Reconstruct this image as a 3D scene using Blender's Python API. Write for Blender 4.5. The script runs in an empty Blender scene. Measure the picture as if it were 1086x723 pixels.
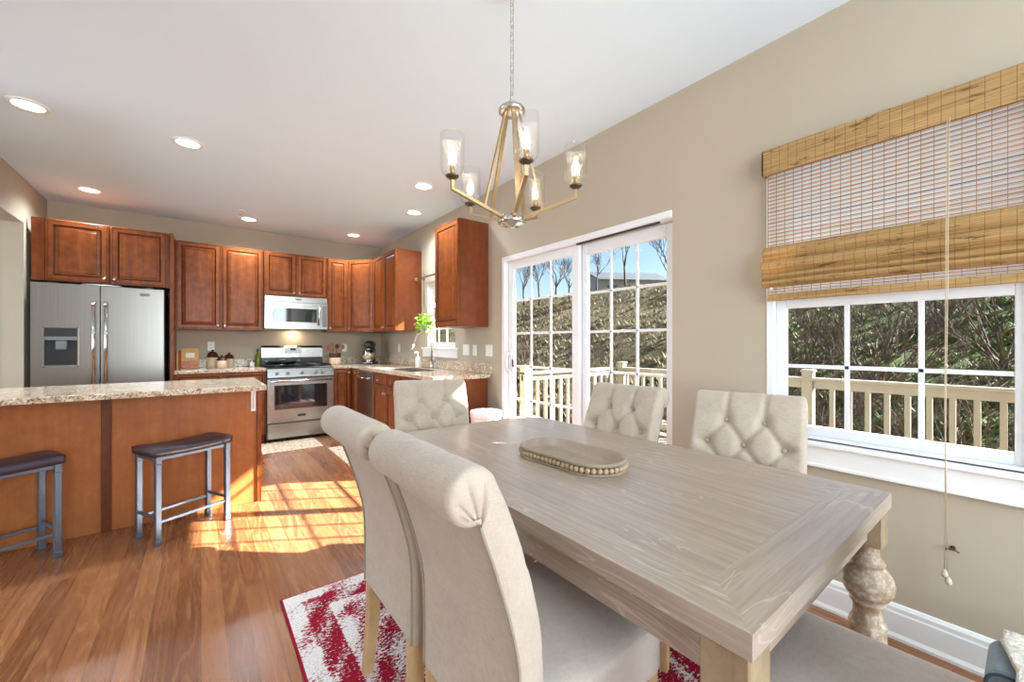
import bpy, bmesh, math, random
from mathutils import Vector, Matrix, noise
PI = math.pi
rnd = random.Random(7)
SC = bpy.context.scene
COL = SC.collection

# ------------------------------------------------------------------ camera, sky, sun, exposure
cam = bpy.data.cameras.new('camera')
cam.sensor_width = 36.0
cam.lens = 36.0 * 428.5 / 1086.0
cam.shift_y = 3.0 / 1086.0
cam.clip_start = 0.02
cam.clip_end = 500
camo = bpy.data.objects.new('camera', cam)
COL.objects.link(camo)
camo.location = (0, 0, 1.216)
camo.rotation_euler = (PI / 2, 0, -0.6562)
SC.camera = camo

world = bpy.data.worlds.new('sky')
SC.world = world
world.use_nodes = True
wn = world.node_tree.nodes
wl = world.node_tree.links
wn.clear()
sky = wn.new('ShaderNodeTexSky')
sky.sky_type = 'NISHITA'
sky.sun_disc = False
sky.sun_elevation = math.radians(32)
sky.sun_rotation = math.radians(121)
sky.air_density = 1.0
sky.dust_density = 0.6
sky.ozone_density = 1.5
bgn = wn.new('ShaderNodeBackground')
bgn.inputs['Strength'].default_value = 0.21
wo = wn.new('ShaderNodeOutputWorld')
wl.new(sky.outputs[0], bgn.inputs[0])
wl.new(bgn.outputs[0], wo.inputs[0])

sun = bpy.data.lights.new('sun', 'SUN')
sun.energy = 50.0
sun.angle = math.radians(0.6)
sun.color = (1.0, 0.97, 0.93)
suno = bpy.data.objects.new('sun', sun)
COL.objects.link(suno)
SUN = Vector((0.857, -0.5155, 0.622)).normalized()
suno.rotation_euler = SUN.to_track_quat('Z', 'Y').to_euler()
suno.location = (8, -5, 8)


def area(name, loc, rot, sx, sy, power, color=(1, 1, 1)):
    l = bpy.data.lights.new(name, 'AREA')
    l.shape = 'RECTANGLE'
    l.size = sx
    l.size_y = sy
    l.energy = power
    l.color = color
    o = bpy.data.objects.new(name, l)
    o.location = loc
    o.rotation_euler = rot
    COL.objects.link(o)
    return o


# added fill lamps out of view, in made-up window openings
area('fill_front', (0.7, -2.66, 1.55), (PI / 2, 0, 0), 3.0, 2.0, 215, (0.78, 0.91, 1.0))
area('fill_left', (-4.56, -1.25, 1.55), (PI / 2, 0, -PI / 2), 2.3, 2.0, 35, (0.80, 0.91, 1.0))
area('fill_hall', (-4.56, 4.5, 1.5), (PI / 2, 0, -PI / 2), 1.8, 2.0, 130, (0.80, 0.91, 1.0))
SC.view_settings.view_transform = 'Standard'
SC.view_settings.look = 'None'
SC.view_settings.exposure = 0.05
SC.view_settings.gamma = 1.0
SC.view_settings.use_curve_mapping = False


# ------------------------------------------------------------------ material helpers
def lin(c):
    def f(v):
        v /= 255.0
        return v / 12.92 if v <= 0.04045 else ((v + 0.055) / 1.055) ** 2.4
    return (f(c[0]), f(c[1]), f(c[2]), 1)


class NT:
    def __init__(s, name):
        s.m = bpy.data.materials.new(name)
        s.m.use_nodes = True
        s.n = s.m.node_tree.nodes
        s.l = s.m.node_tree.links
        s.b = s.n['Principled BSDF']
        s.out = s.n['Material Output']

    def add(s, t, **kw):
        x = s.n.new(t)
        for k, v in kw.items():
            setattr(x, k, v)
        return x

    def put(s, sock, v):
        if isinstance(v, bpy.types.NodeSocket):
            s.l.new(v, sock)
        else:
            sock.default_value = v

    def coord(s, kind='Object'):
        return s.add('ShaderNodeTexCoord').outputs[kind]

    def mapping(s, vec, scale=(1, 1, 1), rot=(0, 0, 0), loc=(0, 0, 0)):
        x = s.add('ShaderNodeMapping')
        s.l.new(vec, x.inputs[0])
        x.inputs['Scale'].default_value = scale
        x.inputs['Rotation'].default_value = rot
        x.inputs['Location'].default_value = loc
        return x.outputs[0]

    def noise(s, vec, scale, detail=4, rough=0.55, dist=0.0):
        x = s.add('ShaderNodeTexNoise')
        s.l.new(vec, x.inputs['Vector'])
        s.put(x.inputs['Scale'], scale)
        x.inputs['Detail'].default_value = detail
        x.inputs['Roughness'].default_value = rough
        x.inputs['Distortion'].default_value = dist
        return x.outputs['Fac']

    def voro(s, vec, scale, feature='F1', out='Distance'):
        x = s.add('ShaderNodeTexVoronoi', feature=feature)
        s.l.new(vec, x.inputs['Vector'])
        x.inputs['Scale'].default_value = scale
        return x.outputs[out]

    def math(s, op, a, b=0.0, c=None):
        x = s.add('ShaderNodeMath', operation=op)
        s.put(x.inputs[0], a)
        s.put(x.inputs[1], b)
        if c is not None:
            s.put(x.inputs[2], c)
        return x.outputs[0]

    def ramp(s, fac, stops, interp='LINEAR'):
        x = s.add('ShaderNodeValToRGB')
        s.put(x.inputs[0], fac)
        cr = x.color_ramp
        cr.interpolation = interp
        while len(cr.elements) < len(stops):
            cr.elements.new(0.5)
        for e, (p, c) in zip(cr.elements, stops):
            e.position = p
            e.color = c if len(c) == 4 else lin(c)
        return x.outputs[0]

    def mix(s, fac, a, b, mode='MIX'):
        x = s.add('ShaderNodeMix', data_type='RGBA', blend_type=mode)
        s.put(x.inputs[0], fac)
        s.put(x.inputs[6], a)
        s.put(x.inputs[7], b)
        return x.outputs[2]

    def bump(s, h, strength=0.3, dist=0.002):
        x = s.add('ShaderNodeBump')
        x.inputs['Strength'].default_value = strength
        x.inputs['Distance'].default_value = dist
        s.put(x.inputs['Height'], h)
        s.l.new(x.outputs[0], s.b.inputs['Normal'])

    def set(s, color=None, rough=0.5, metal=0.0, spec=None, coat=None):
        if color is not None:
            s.put(s.b.inputs['Base Color'], color)
        s.put(s.b.inputs['Roughness'], rough)
        s.b.inputs['Metallic'].default_value = metal
        if spec is not None:
            s.b.inputs['Specular IOR Level'].default_value = spec
        if coat:
            s.b.inputs['Coat Weight'].default_value = coat
            s.b.inputs['Coat Roughness'].default_value = 0.15
        return s.m


def plain(name, rgb, rough=0.5, metal=0.0, var=0.06, nscale=8.0, bumpk=0.0):
    t = NT(name)
    v = t.coord()
    n = t.noise(v, nscale, 3)
    c = lin(rgb)
    lo = tuple(x * (1 - var) for x in c[:3]) + (1,)
    hi = tuple(min(1, x * (1 + var)) for x in c[:3]) + (1,)
    col = t.ramp(n, [(0.3, lo), (0.7, hi)])
    if bumpk:
        t.bump(t.noise(v, nscale * 25, 4), bumpk, 0.001)
    return t.set(col, rough, metal)


def emis(name, rgb, strength):
    t = NT(name)
    t.b.inputs['Base Color'].default_value = rgb + (1,)
    t.b.inputs['Emission Color'].default_value = rgb + (1,)
    t.b.inputs['Emission Strength'].default_value = strength
    return t.m


M = {}
M['wall'] = plain('wall_paint', (180, 168, 148), 0.85, var=0.015, nscale=2.0, bumpk=0.04)
M['ceil'] = plain('ceiling_paint', (224, 241, 253), 0.9, var=0.01, nscale=2.0)
M['white'] = plain('white_paint', (238, 238, 236), 0.4, var=0.01)
M['vinyl'] = plain('white_vinyl', (228, 229, 231), 0.35, var=0.01)
M['darkstrip'] = plain('dark_strip', (40, 40, 42), 0.6)  # near-black for the track's shadow strip and the sill gap line


def floor_mat():
    t = NT('oak_floor')
    pos = t.coord('Object')
    sp = t.add('ShaderNodeSeparateXYZ')
    t.l.new(pos, sp.inputs[0])
    W = 0.086
    xi = t.math('DIVIDE', sp.outputs[0], W)
    row = t.math('FLOOR', xi)
    fx = t.math('FRACT', xi)
    wn_ = t.add('ShaderNodeTexWhiteNoise', noise_dimensions='1D')
    t.put(wn_.inputs['W'], row)
    off = t.math('MULTIPLY', wn_.outputs['Value'], 7.3)
    L = 0.95
    yi = t.math('ADD', t.math('DIVIDE', sp.outputs[1], L), off)
    cell = t.math('FLOOR', yi)
    fy = t.math('FRACT', yi)
    cv = t.add('ShaderNodeCombineXYZ')
    t.put(cv.inputs[0], row)
    t.put(cv.inputs[1], cell)
    w2 = t.add('ShaderNodeTexWhiteNoise', noise_dimensions='3D')
    t.l.new(cv.outputs[0], w2.inputs['Vector'])
    plank = w2.outputs['Value']
    # grain coordinates shifted for each plank
    sh = t.add('ShaderNodeVectorMath', operation='MULTIPLY_ADD')
    t.l.new(w2.outputs['Color'], sh.inputs[0])
    sh.inputs[1].default_value = (5, 9, 3)
    t.l.new(pos, sh.inputs[2])
    g1 = t.noise(t.mapping(sh.outputs[0], (26, 2.2, 1)), 1.0, 5, 0.6, 1.2)
    # cathedral rings
    base = t.noise(t.mapping(sh.outputs[0], (10, 0.8, 1)), 1.0, 1, 0.4, 0.15)
    rings = t.math('FRACT', t.math('MULTIPLY', base, 12.0))
    rings = t.math('ABSOLUTE', t.math('SUBTRACT', rings, 0.5))
    fine = t.noise(t.mapping(sh.outputs[0], (160, 6, 1)), 1.0, 3, 0.6)
    c = t.ramp(plank, [(0.0, (128, 78, 46)), (0.3, (148, 94, 58)), (0.6, (160, 105, 67)), (0.85, (176, 120, 78)), (1.0, (140, 88, 58))])
    c = t.mix(t.math('MULTIPLY', g1, 0.55), c, t.mix(1.0, c, lin((150, 105, 75)), 'MULTIPLY'))
    rf = t.ramp(rings, [(0.0, (0, 0, 0)), (0.16, (255, 255, 255))])
    c = t.mix(t.math('MULTIPLY', t.math('SUBTRACT', 1.0, rf), 0.28), c, lin((206, 156, 106)))
    c = t.mix(t.math('MULTIPLY', t.math('GREATER_THAN', fine, 0.56), 0.42), c, lin((104, 56, 30)))
    ex = t.math('MINIMUM', fx, t.math('SUBTRACT', 1.0, fx))
    ey = t.math('MINIMUM', fy, t.math('SUBTRACT', 1.0, fy))
    gx = t.math('LESS_THAN', ex, 0.015)
    gy = t.math('LESS_THAN', ey, 0.0013)
    gap = t.math('MAXIMUM', gx, gy)
    c = t.mix(t.math('MULTIPLY', gap, 0.68), c, lin((60, 30, 18)))
    h = t.math('SUBTRACT', t.math('MULTIPLY', fine, 0.25), gap)
    t.bump(h, 0.25, 0.0012)
    r = t.math('ADD', 0.20, t.math('MULTIPLY', fine, 0.14))
    return t.set(c, r, spec=0.5)


def cherry(name, dark, mid, light, rough=0.33, along='Z', glaze=1.0):
    t = NT(name)
    v = t.coord()
    sc = {'Z': (22, 22, 2.2), 'X': (2.2, 22, 22), 'Y': (22, 2.2, 22)}[along]
    g = t.noise(t.mapping(v, sc), 1.0, 5, 0.6, 0.6)
    m = t.noise(v, 14.0, 4, 0.65)
    f = t.math('ADD', t.math('MULTIPLY', g, 0.5), t.math('MULTIPLY', m, 0.5))
    c = t.ramp(f, [(0.32, dark), (0.5, mid), (0.68, light)])
    return t.set(c, rough, spec=0.25)


M['floor'] = floor_mat()
M['cherry'] = cherry('cherry_stain', (100, 50, 20), (128, 66, 28), (150, 82, 38))
M['glaze'] = cherry('dark_glaze', (48, 22, 13), (66, 32, 18), (84, 42, 24))
M['cherry_side'] = cherry('cherry_veneer', (106, 54, 30), (118, 61, 34), (130, 69, 39), 0.28)
M['island'] = cherry('island_sunlit_wood', (146, 84, 42), (160, 95, 49), (174, 107, 57), 0.42)  # same cherry wood, its colour lightened as if in sunlight
M['island_dark'] = cherry('island_batten_stain', (84, 40, 20), (98, 48, 26), (112, 58, 32), 0.4)
M['oak'] = cherry('light_oak', (176, 142, 100), (194, 160, 116), (208, 176, 132), 0.5)


def granite():
    t = NT('granite')
    v = t.coord()
    big = t.noise(v, 7, 4, 0.6, 0.5)
    n = t.noise(v, 34, 5, 0.7)
    vo = t.voro(v, 150, out='Color')
    c = t.ramp(n, [(0.3, (116, 92, 78)), (0.42, (176, 148, 120)), (0.52, (214, 196, 170)), (0.62, (226, 214, 198)), (0.75, (168, 130, 98))])
    c = t.mix(t.ramp(big, [(0.4, (0, 0, 0)), (0.65, (255, 255, 255))]), c, t.mix(0.6, c, lin((178, 132, 94)), 'MIX'))
    sp = t.add('ShaderNodeSeparateColor')
    t.l.new(vo, sp.inputs[0])
    sel = t.math('GREATER_THAN', sp.outputs[0], 0.86)
    c = t.mix(t.math('MULTIPLY', sel, 0.75), c, lin((62, 48, 46)))
    sel2 = t.math('GREATER_THAN', sp.outputs[1], 0.82)
    c = t.mix(t.math('MULTIPLY', sel2, 0.6), c, lin((240, 234, 224)))
    return t.set(c, 0.12, spec=0.5)


M['granite'] = granite()


def steel(name, rgb=(188, 188, 186), rough=0.24, vertical=True):
    t = NT(name)
    v = t.coord()
    sc = (1, 1, 180) if not vertical else (180, 180, 1)
    n = t.noise(t.mapping(v, sc), 1.0, 3, 0.6)
    c = t.ramp(n, [(0.3, tuple(int(x * 0.93) for x in rgb)), (0.7, rgb)])
    t.bump(n, 0.04, 0.0004)
    return t.set(c, rough, 1.0)


M['steel'] = steel('brushed_steel')
M['fridge_steel'] = steel('fridge_steel', rgb=(150, 146, 140), rough=0.3)
M['steel_h'] = steel('brushed_steel_wide', vertical=False, rgb=(176, 175, 172))
M['chrome'] = plain('polished_nickel', (214, 212, 208), 0.14, 1.0, var=0.02)
M['nickel'] = plain('satin_nickel', (190, 186, 178), 0.3, 1.0, var=0.02)
M['champ'] = plain('champagne_brass', (176, 150, 112), 0.38, 0.85, var=0.05, nscale=30)
M['bronze'] = plain('aged_bronze', (108, 96, 80), 0.35, 0.9, var=0.05, nscale=30)
M['gunmetal'] = plain('gunmetal_frame', (112, 120, 134), 0.38, 0.7, var=0.06, nscale=10)
M['leather'] = plain('dark_brown_leather', (62, 50, 60), 0.38, var=0.12, nscale=14, bumpk=0.1)
M['black'] = plain('black_enamel', (22, 22, 24), 0.22, var=0.1)
M['blackp'] = plain('black_plastic', (34, 34, 38), 0.35, var=0.1)
M['greyp'] = plain('grey_plastic', (116, 118, 120), 0.4, var=0.05)
M['ovenglass'] = plain('dark_oven_glass', (20, 26, 32), 0.04, 0.0, var=0.1)
M['ovenglass'].node_tree.nodes['Principled BSDF'].inputs['Specular IOR Level'].default_value = 1.0
M['plate'] = plain('white_plastic', (232, 230, 224), 0.35, var=0.01)


def linen(name, rgb, rgb2):
    t = NT(name)
    v = t.coord()
    a = t.noise(t.mapping(v, (700, 60, 60)), 1.0, 2, 0.5)
    b = t.noise(t.mapping(v, (60, 60, 700)), 1.0, 2, 0.5)
    w = t.noise(v, 9, 4, 0.6)
    f = t.math('ADD', t.math('MULTIPLY', t.math('ADD', a, b), 0.3), t.math('MULTIPLY', w, 0.4))
    c = t.ramp(f, [(0.35, rgb2), (0.62, rgb)])
    t.bump(t.math('ADD', t.math('ADD', a, b), t.math('MULTIPLY', t.noise(v, 22, 3), 1.2)), 0.22, 0.0012)
    t.b.inputs['Sheen Weight'].default_value = 0.25
    return t.set(c, 0.85)


M['linen'] = linen('natural_linen', (188, 172, 155), (166, 150, 133))
M['piping'] = plain('linen_piping', (146, 134, 118), 0.9)
M['seatlinen'] = linen('seat_linen', (204, 192, 180), (186, 174, 162))


def table_mat(name, along):
    t = NT(name)
    v = t.coord()
    sc = (85, 2.6, 85) if along == 'Y' else (2.6, 85, 85)
    if along == 'Z':
        sc = (85, 85, 2.6)
    g = t.noise(t.mapping(v, sc), 1.0, 6, 0.65, 0.35)
    sc2 = tuple(s * 3.5 for s in sc)
    f2 = t.noise(t.mapping(v, sc2), 1.0, 3, 0.6)
    b = t.noise(t.mapping(v, tuple(s * 0.13 if s > 10 else s * 0.6 for s in sc)), 1.0, 2, 0.5, 0.4)
    rings = t.math('ABSOLUTE', t.math('SUBTRACT', t.math('FRACT', t.math('MULTIPLY', b, 13.0)), 0.5))
    c = t.ramp(g, [(0.3, (152, 134, 120)), (0.5, (166, 149, 134)), (0.7, (178, 162, 148))])
    rr = t.ramp(rings, [(0.0, (255, 255, 255)), (0.1, (0, 0, 0))])
    msk = t.math('GREATER_THAN', t.noise(v, 3.0, 2), 0.52)
    c = t.mix(t.math('MULTIPLY', t.math('MULTIPLY', rr, msk), 0.45), c, lin((212, 200, 186)))
    c = t.mix(t.math('MULTIPLY', t.math('GREATER_THAN', f2, 0.62), 0.3), c, lin((134, 112, 94)))
    t.bump(f2, 0.12, 0.0006)
    return t.set(c, 0.34, spec=0.45)


M['tableY'] = table_mat('grey_washed_oak_lengthwise', 'Y')
M['tableX'] = table_mat('grey_washed_oak_crosswise', 'X')


def turned():
    t = NT('limewashed_turned_wood')
    v = t.coord()
    g = t.noise(v, 40, 5, 0.7, 0.1)
    c = t.ramp(g, [(0.3, (124, 98, 74)), (0.5, (156, 134, 110)), (0.68, (198, 188, 172))])
    return t.set(c, 0.55)


M['turned'] = turned()
M['honey'] = cherry('honey_washed_wood', (130, 108, 82), (150, 128, 100), (170, 148, 122), 0.5)
M['leglight'] = table_mat('honey_washed_block', 'Z')
M['beadwood'] = cherry('pale_bead_wood', (160, 132, 102), (182, 154, 122), (200, 174, 142), 0.55)
M['traywood'] = cherry('pale_tray_wood', (142, 124, 108), (158, 140, 122), (172, 154, 136), 0.5, along='Y')


def bamboo():
    t = NT('woven_bamboo')
    v = t.coord()
    a = t.noise(t.mapping(v, (1, 3.0, 160)), 1.0, 4, 0.6)
    m = t.noise(t.mapping(v, (1, 9.0, 60)), 1.0, 4, 0.7)
    c = t.ramp(a, [(0.3, (168, 126, 74)), (0.5, (200, 162, 104)), (0.7, (220, 188, 132))])
    msk = t.ramp(m, [(0.58, (0, 0, 0)), (0.64, (255, 255, 255))])
    c = t.mix(t.math('MULTIPLY', msk, 0.8), c, lin((104, 62, 34)))
    sp = t.add('ShaderNodeSeparateXYZ')
    t.l.new(v, sp.inputs[0])
    z = t.math('FRACT', t.math('DIVIDE', sp.outputs[2], 0.0065))
    z = t.math('ABSOLUTE', t.math('SUBTRACT', z, 0.5))
    c = t.mix(t.math('MULTIPLY', t.math('GREATER_THAN', z, 0.42), 0.45), c, lin((120, 80, 44)))
    y = t.math('FRACT', t.math('DIVIDE', sp.outputs[1], 0.036))
    c = t.mix(t.math('MULTIPLY', t.math('LESS_THAN', y, 0.055), 0.7), c, lin((120, 84, 48)))
    t.bump(t.math('SUBTRACT', 1.0, z), 0.5, 0.002)
    m_ = t.set(c, 0.6)
    # thin reeds let some daylight through
    tr = t.add('ShaderNodeBsdfTranslucent')
    t.l.new(c, tr.inputs[0])
    mx = t.add('ShaderNodeMixShader')
    mx.inputs[0].default_value = 0.35
    t.l.new(t.b.outputs[0], mx.inputs[1])
    t.l.new(tr.outputs[0], mx.inputs[2])
    t.l.new(mx.outputs[0], t.out.inputs[0])
    return m_


M['bamboo'] = bamboo()


def liner():
    t = NT('sheer_white_liner')
    tr = t.add('ShaderNodeBsdfTranslucent')
    tr.inputs[0].default_value = (1, 0.97, 0.97, 1)
    tp = t.add('ShaderNodeBsdfTransparent')
    mx = t.add('ShaderNodeMixShader')
    mx.inputs[0].default_value = 0.30
    t.l.new(tr.outputs[0], mx.inputs[1])
    t.l.new(tp.outputs[0], mx.inputs[2])
    t.l.new(mx.outputs[0], t.out.inputs[0])
    return t.m


M['liner'] = liner()


def thin_glass(name, tint=(1, 1, 1), refl=0.06, seeded=False):
    t = NT(name)
    tp = t.add('ShaderNodeBsdfTransparent')
    tp.inputs[0].default_value = tint + (1,)
    gl = t.add('ShaderNodeBsdfGlossy')
    gl.inputs['Roughness'].default_value = 0.02
    fr = t.add('ShaderNodeLayerWeight')
    fr.inputs[0].default_value = 0.5
    f = t.math('ADD', refl * 0.6, t.math('MULTIPLY', t.math('POWER', fr.outputs['Facing'], 4.0), 0.55))
    if seeded:
        v = t.coord()
        vo = t.voro(v, 110)
        b = t.add('ShaderNodeBump')
        b.inputs['Strength'].default_value = 0.9
        b.inputs['Distance'].default_value = 0.003
        t.l.new(vo, b.inputs['Height'])
        t.l.new(b.outputs[0], gl.inputs['Normal'])
        t.l.new(b.outputs[0], fr.inputs['Normal'])
        spots = t.math('LESS_THAN', vo, 0.2)
        f = t.math('ADD', f, t.math('MULTIPLY', spots, 0.4))
    f = t.math('MINIMUM', f, 0.9)
    mx = t.add('ShaderNodeMixShader')
    t.l.new(f, mx.inputs[0])
    t.l.new(tp.outputs[0], mx.inputs[1])
    t.l.new(gl.outputs[0], mx.inputs[2])
    t.l.new(mx.outputs[0], t.out.inputs[0])
    return t.m


M['glass'] = thin_glass('window_glass', (0.97, 0.99, 0.98), 0.03)
M['shade'] = thin_glass('seeded_glass', (0.96, 0.96, 0.96), 0.07, True)
M['bulb'] = emis('warm_candle_bulb', (1.0, 0.86, 0.66), 9)
M['led'] = emis('downlight_lens', (1.0, 0.97, 0.92), 7)
M['lcd'] = plain('dark_display', (40, 52, 60), 0.1)


# ------------------------------------------------------------------ mesh helpers
class B:
    """collects geometry into ONE mesh object"""
    def __init__(s):
        s.bm = bmesh.new()

    def face(s, pts, mi=0):
        vs = [s.bm.verts.new(p) for p in pts]
        f = s.bm.faces.new(vs)
        f.material_index = mi
        return f

    def box(s, lo, hi, bev=0.0, mi=0, seg=1, mat=None):
        t = bmesh.new()
        cx = [(a + b) / 2 for a, b in zip(lo, hi)]
        d = [abs(b - a) for a, b in zip(lo, hi)]
        bmesh.ops.create_cube(t, size=1.0)
        for v in t.verts:
            v.co = Vector((cx[0] + v.co.x * d[0], cx[1] + v.co.y * d[1], cx[2] + v.co.z * d[2]))
        if bev:
            bmesh.ops.bevel(t, geom=list(t.edges), offset=min(bev, min(d) * 0.49), segments=seg, profile=0.5, affect='EDGES')
        if mat is not None:
            bmesh.ops.transform(t, matrix=mat, verts=t.verts)
        s.merge(t, mi)
        return s

    def merge(s, t, mi=0):
        vm = {}
        for v in t.verts:
            vm[v] = s.bm.verts.new(v.co)
        for f in t.faces:
            try:
                nf = s.bm.faces.new([vm[v] for v in f.verts])
                nf.material_index = mi
                nf.smooth = f.smooth
            except ValueError:
                pass
        t.free()

    def lathe(s, prof, seg=24, org=(0, 0, 0), axis='Z', mi=0, caps=True):
        rings = []
        for r, h in prof:
            ring = []
            for i in range(seg):
                a = 2 * PI * i / seg
                p = (r * math.cos(a), r * math.sin(a), h)
                if axis == 'X':
                    p = (p[2], p[0], p[1])
                elif axis == 'Y':
                    p = (p[0], p[2], p[1])
                ring.append(s.bm.verts.new((p[0] + org[0], p[1] + org[1], p[2] + org[2])))
            rings.append(ring)
        for a, b in zip(rings, rings[1:]):
            for i in range(seg):
                f = s.bm.faces.new((a[i], a[(i + 1) % seg], b[(i + 1) % seg], b[i]))
                f.smooth = True
                f.material_index = mi
        if caps:
            for ring in (rings[0], rings[-1]):
                f = s.bm.faces.new(ring)
                f.material_index = mi
        return s

    def tube(s, pts, r, seg=8, mi=0, closed=False, rs=None):
        pts = [Vector(p) for p in pts]
        n = len(pts)
        rings = []
        up = None
        for i, p in enumerate(pts):
            if closed:
                d = pts[(i + 1) % n] - pts[i - 1]
            else:
                d = pts[min(i + 1, n - 1)] - pts[max(i - 1, 0)]
            if d.length < 1e-9:
                d = Vector((0, 0, 1))
            d.normalize()
            if up is None:
                up = d.orthogonal()
            up = (up - d * up.dot(d))
            if up.length < 1e-6:
                up = d.orthogonal()
            up.normalize()
            w = d.cross(up)
            rr = rs[i] if rs else r
            rings.append([s.bm.verts.new(p + (up * math.cos(2 * PI * k / seg) + w * math.sin(2 * PI * k / seg)) * rr) for k in range(seg)])
        m = n if closed else n - 1
        for i in range(m):
            a, b = rings[i], rings[(i + 1) % n]
            for k in range(seg):
                f = s.bm.faces.new((a[k], a[(k + 1) % seg], b[(k + 1) % seg], b[k]))
                f.smooth = seg > 4
                f.material_index = mi
        if not closed:
            for ring in (rings[0], rings[-1]):
                f = s.bm.faces.new(ring)
                f.material_index = mi
        return s

    def sphere(s, c, r, mi=0, u=14, v=9, sc=(1, 1, 1)):
        t = bmesh.new()
        bmesh.ops.create_uvsphere(t, u_segments=u, v_segments=v, radius=r)
        for q in t.verts:
            q.co = Vector((c[0] + q.co.x * sc[0], c[1] + q.co.y * sc[1], c[2] + q.co.z * sc[2]))
        for f in t.faces:
            f.smooth = True
        s.merge(t, mi)
        return s

    def prism(s, outline, h0, h1, axis='Z', mi=0, smooth=False):
        def P(a, b, h):
            return {'Z': (a, b, h), 'Y': (a, h, b), 'X': (h, a, b)}[axis]
        lo = [s.bm.verts.new(P(a, b, h0)) for a, b in outline]
        hi = [s.bm.verts.new(P(a, b, h1)) for a, b in outline]
        n = len(lo)
        for i in range(n):
            f = s.bm.faces.new((lo[i], lo[(i + 1) % n], hi[(i + 1) % n], hi[i]))
            f.material_index = mi
            f.smooth = smooth
        for ring in (lo, hi):
            f = s.bm.faces.new(ring)
            f.material_index = mi
        return s

    def done(s, name, mat, parent=None, loc=None, rotz=0, smooth=False, **props):
        bmesh.ops.recalc_face_normals(s.bm, faces=s.bm.faces)
        me = bpy.data.meshes.new(name)
        s.bm.to_mesh(me)
        s.bm.free()
        if not isinstance(mat, (list, tuple)):
            mat = [mat]
        for m in mat:
            me.materials.append(m)
        if smooth:
            me.shade_smooth()
        o = bpy.data.objects.new(name, me)
        COL.objects.link(o)
        if parent is not None:
            o.parent = parent
        if loc is not None:
            o.location = loc
        o.rotation_euler[2] = rotz
        for k, v in props.items():
            o[k] = v
        return o


def thing(name, label, cat, loc=(0, 0, 0), rotz=0, group=None):
    o = bpy.data.objects.new(name, None)
    COL.objects.link(o)
    o.location = loc
    o.rotation_euler = (0, 0, rotz)
    o.empty_display_size = 0.05
    o['label'] = label
    o['category'] = cat
    if group:
        o['group'] = group
    return o


def tag(o, label, cat, group=None):
    o['label'] = label
    o['category'] = cat
    if group:
        o['group'] = group
    return o


def dup(root, loc, rotz, label, group=None):
    def rec(o, par):
        c = o.copy()
        COL.objects.link(c)
        if par is not None:
            c.parent = par
        for ch in list(o.children):
            rec(ch, c)
        return c
    r = rec(root, None)
    r.location = loc
    r.rotation_euler = (0, 0, rotz)
    r['label'] = label
    if group:
        r['group'] = group
    return r


def struct(o):
    o['kind'] = 'structure'
    return o


# ------------------------------------------------------------------ the room shell
R, D, C = 2.284, 6.41, 2.74
WT = 0.14
X0, Y0 = -4.5, -2.6
struct(B().box((X0, Y0, -0.05), (R, D, 0)).done('floor', M['floor']))
struct(B().box((X0, Y0, C), (R + WT, D + WT, C + 0.1)).done('ceiling', M['ceil']))


def wall_holes(name, a0, a1, z0, z1, c0, c1, holes, axis, mat):
    """wall in plane const-x (axis X, runs in y) or const-y (axis Y, runs in x)"""
    As = sorted({a0, a1} | {h[0] for h in holes} | {h[1] for h in holes})
    Zs = sorted({z0, z1} | {h[2] for h in holes} | {h[3] for h in holes})
    b = B()
    inside = lambda a, z: any(h[0] < a < h[1] and h[2] < z < h[3] for h in holes)
    V = {}

    def vert(c, a, z):
        k = (round(c, 5), round(a, 5), round(z, 5))
        if k not in V:
            V[k] = b.bm.verts.new((c, a, z) if axis == 'X' else (a, c, z))
        return V[k]
    for i in range(len(As) - 1):
        for j in range(len(Zs) - 1):
            A, Bq, z, w = As[i], As[i + 1], Zs[j], Zs[j + 1]
            if inside((A + Bq) / 2, (z + w) / 2):
                continue
            for c in (c0, c1):
                b.bm.faces.new((vert(c, A, z), vert(c, Bq, z), vert(c, Bq, w), vert(c, A, w)))
            for (da, dz, p, q) in ((-1, 0, (A, z), (A, w)), (1, 0, (Bq, z), (Bq, w)), (0, -1, (A, z), (Bq, z)), (0, 1, (A, w), (Bq, w))):
                ii, jj = i + da, j + dz
                out = ii < 0 or jj < 0 or ii >= len(As) - 1 or jj >= len(Zs) - 1
                if not out:
                    out = inside((As[ii] + As[ii + 1]) / 2, (Zs[jj] + Zs[jj + 1]) / 2)
                if out:
                    b.bm.faces.new((vert(c0, *p), vert(c0, *q), vert(c1, *q), vert(c1, *p)))
    return struct(b.done(name, mat))


DOOR = (1.36, 3.114, 0.0, 2.035)
WIN = (-0.03, 0.84, 0.75, 2.17)
KWIN = (4.02, 4.78, 1.17, 2.0)
wall_holes('wall_right', Y0, D + WT, 0, C, R, R + WT, [DOOR, WIN, KWIN], 'X', M['wall'])
wall_holes('wall_back', X0, R, 0, C, D, D + WT, [], 'Y', M['wall'])
wall_holes('wall_left', 3.9, D, 0, C, -1.293 - 0.127, -1.293, [(3.9 - 0.001, 5.694, -0.001, 2.33)], 'X', M['wall'])
wall_holes('wall_left_outer', Y0, D, 0, C, X0 - WT, X0, [(-2.4, -0.1, 0.5, 2.6), (3.6, 5.4, 0.5, 2.5)], 'X', M['wall'])
wall_holes('wall_front', X0 - WT, R + WT, 0, C, Y0 - WT, Y0, [(-0.8, 2.2, 0.5, 2.6)], 'Y', M['wall'])


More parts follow.
